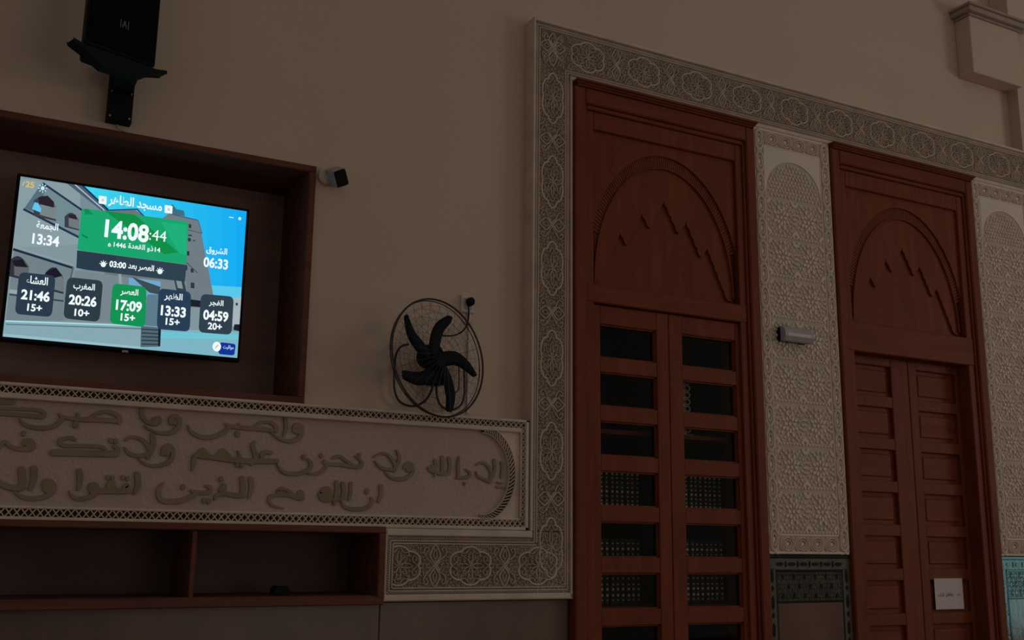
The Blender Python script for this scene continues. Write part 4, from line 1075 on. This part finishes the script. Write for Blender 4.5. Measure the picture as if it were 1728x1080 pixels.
TXM = emis('screen_lettering', (240, 252, 252), 1.0); TXY = emis('screen_yellow_lettering', (214, 190, 96), 1.0)
FONT = None
try:
    import os, glob
    fd = glob.glob(os.path.join(bpy.utils.system_resource('DATAFILES'), 'fonts', '*Arabic*'))
    if fd: FONT = bpy.data.fonts.load(fd[0])
except Exception as ex: print('font', ex)
def text_mesh(txt, arabic, bold):
    cu = bpy.data.curves.new('t', 'FONT'); cu.body = shape(txt) if arabic else txt; cu.offset = bold; cu.resolution_u = 3
    if arabic and FONT: cu.font = FONT
    o = bpy.data.objects.new('t', cu); COL.objects.link(o)
    dg = bpy.context.evaluated_depsgraph_get(); dg.update()
    me = bpy.data.meshes.new_from_object(o.evaluated_get(dg)); bpy.data.objects.remove(o); bpy.data.curves.remove(cu)
    return me
def lettering(txt, cx_, cy_, w_, h_, m_, parent, mapf, y, arabic=False, bold=.0, depth=0):
    me = text_mesh(txt, arabic, bold)
    if not me.vertices: print('EMPTY TEXT', txt); return
    X = [v.co.x for v in me.vertices]; Yc = [v.co.y for v in me.vertices]
    x0, x1, y0, y1 = min(X), max(X), min(Yc), max(Yc)
    a = mapf(cx_-w_/2, cy_); c = mapf(cx_+w_/2, cy_); d = mapf(cx_, cy_-h_/2); e = mapf(cx_, cy_+h_/2); ct = mapf(cx_, cy_)
    W_, H_ = abs(c[0]-a[0]), abs(d[1]-e[1])
    for v in me.vertices:
        v.co = Vector((ct[0]+((v.co.x-x0)/(x1-x0)-.5)*W_, y, ct[1]+((v.co.y-y0)/(y1-y0)-.5)*H_))
    me.materials.clear(); me.materials.append(m_); me.name = 'lettering'
    for p in me.polygons: p.material_index = 0
    o = bpy.data.objects.new('lettering', me); COL.objects.link(o); o.parent = parent; o.location = -org(parent) if parent.parent is None else (0, 0, 0)
    return o
ly = layer[0]-.0004
for (t, x, y, w_, h_, bo) in (('14:08',680,352,238,98,.035), (':44',845,376,92,58,.0), ('13:34',245,400,146,58,.03), ('06:33',1155,524,132,56,.03), ('21:46',190,697,155,56,.035), ('15+',185,763,80,40,.03),
                              ('20:26',443,724,150,56,.035), ('10+',438,790,80,40,.03), ('17:09',690,753,140,58,.035), ('15+',684,815,78,40,.03), ('13:33',928,782,135,56,.035), ('15+',924,838,76,38,.03),
                              ('04:59',1155,806,135,56,.035), ('20+',1150,862,76,38,.03)):
    lettering(t, x, y, w_, h_, TXM, po, scr, ly, False, bo)
lettering('25', 160, 103, 48, 34, TXY, po, scr, ly, False, .03); lettering('/', 125, 97, 14, 26, TXY, po, scr, ly, False, .02)
for (t, x, y, w_, h_) in (('مسجد الطاهر',725,207,290,66), ('الجمعة',253,328,118,48), ('الشروق',1160,460,112,44), ('العشاء',198,617,118,46), ('المغرب',450,652,116,46), ('العصر',692,681,96,44), ('الظهر',928,706,98,46), ('الفجر',1157,739,78,40)):
    lettering(t, x, y, w_, h_, TXM, po, scr, ly, True, .012)
lettering('1446', 641, 427, 66, 26, TXM, po, scr, ly, False, .02); lettering('ه', 585, 425, 16, 20, TXM, po, scr, ly, True, .01); lettering('ذو القعدة', 753, 441, 135, 38, TXM, po, scr, ly, True, .01); lettering('14', 843, 452, 30, 25, TXM, po, scr, ly, False, .02)
lettering('03:00', 630, 532, 90, 34, TXM, po, scr, ly, False, .035); lettering('العصر بعد', 755, 548, 140, 42, TXM, po, scr, ly, True, .015)
lettering('مواقيت', 1222, 975, 56, 26, emis('badge_lettering', (190, 215, 250)), po, scr, ly, True, .01)
stripe_y = ly
def pm(x, y): return at(1560+x/15.42, 970+y/15.42, DY-.0018)
for (t, x, y, w_, h_) in (('الباب', 425, 525, 160, 110), ('يغلق', 650, 515, 200, 120), ('كان', 890, 515, 100, 70)):
    lettering(t, x, y, w_, h_, INK, pn, pm, DY-.0018, True, .01)
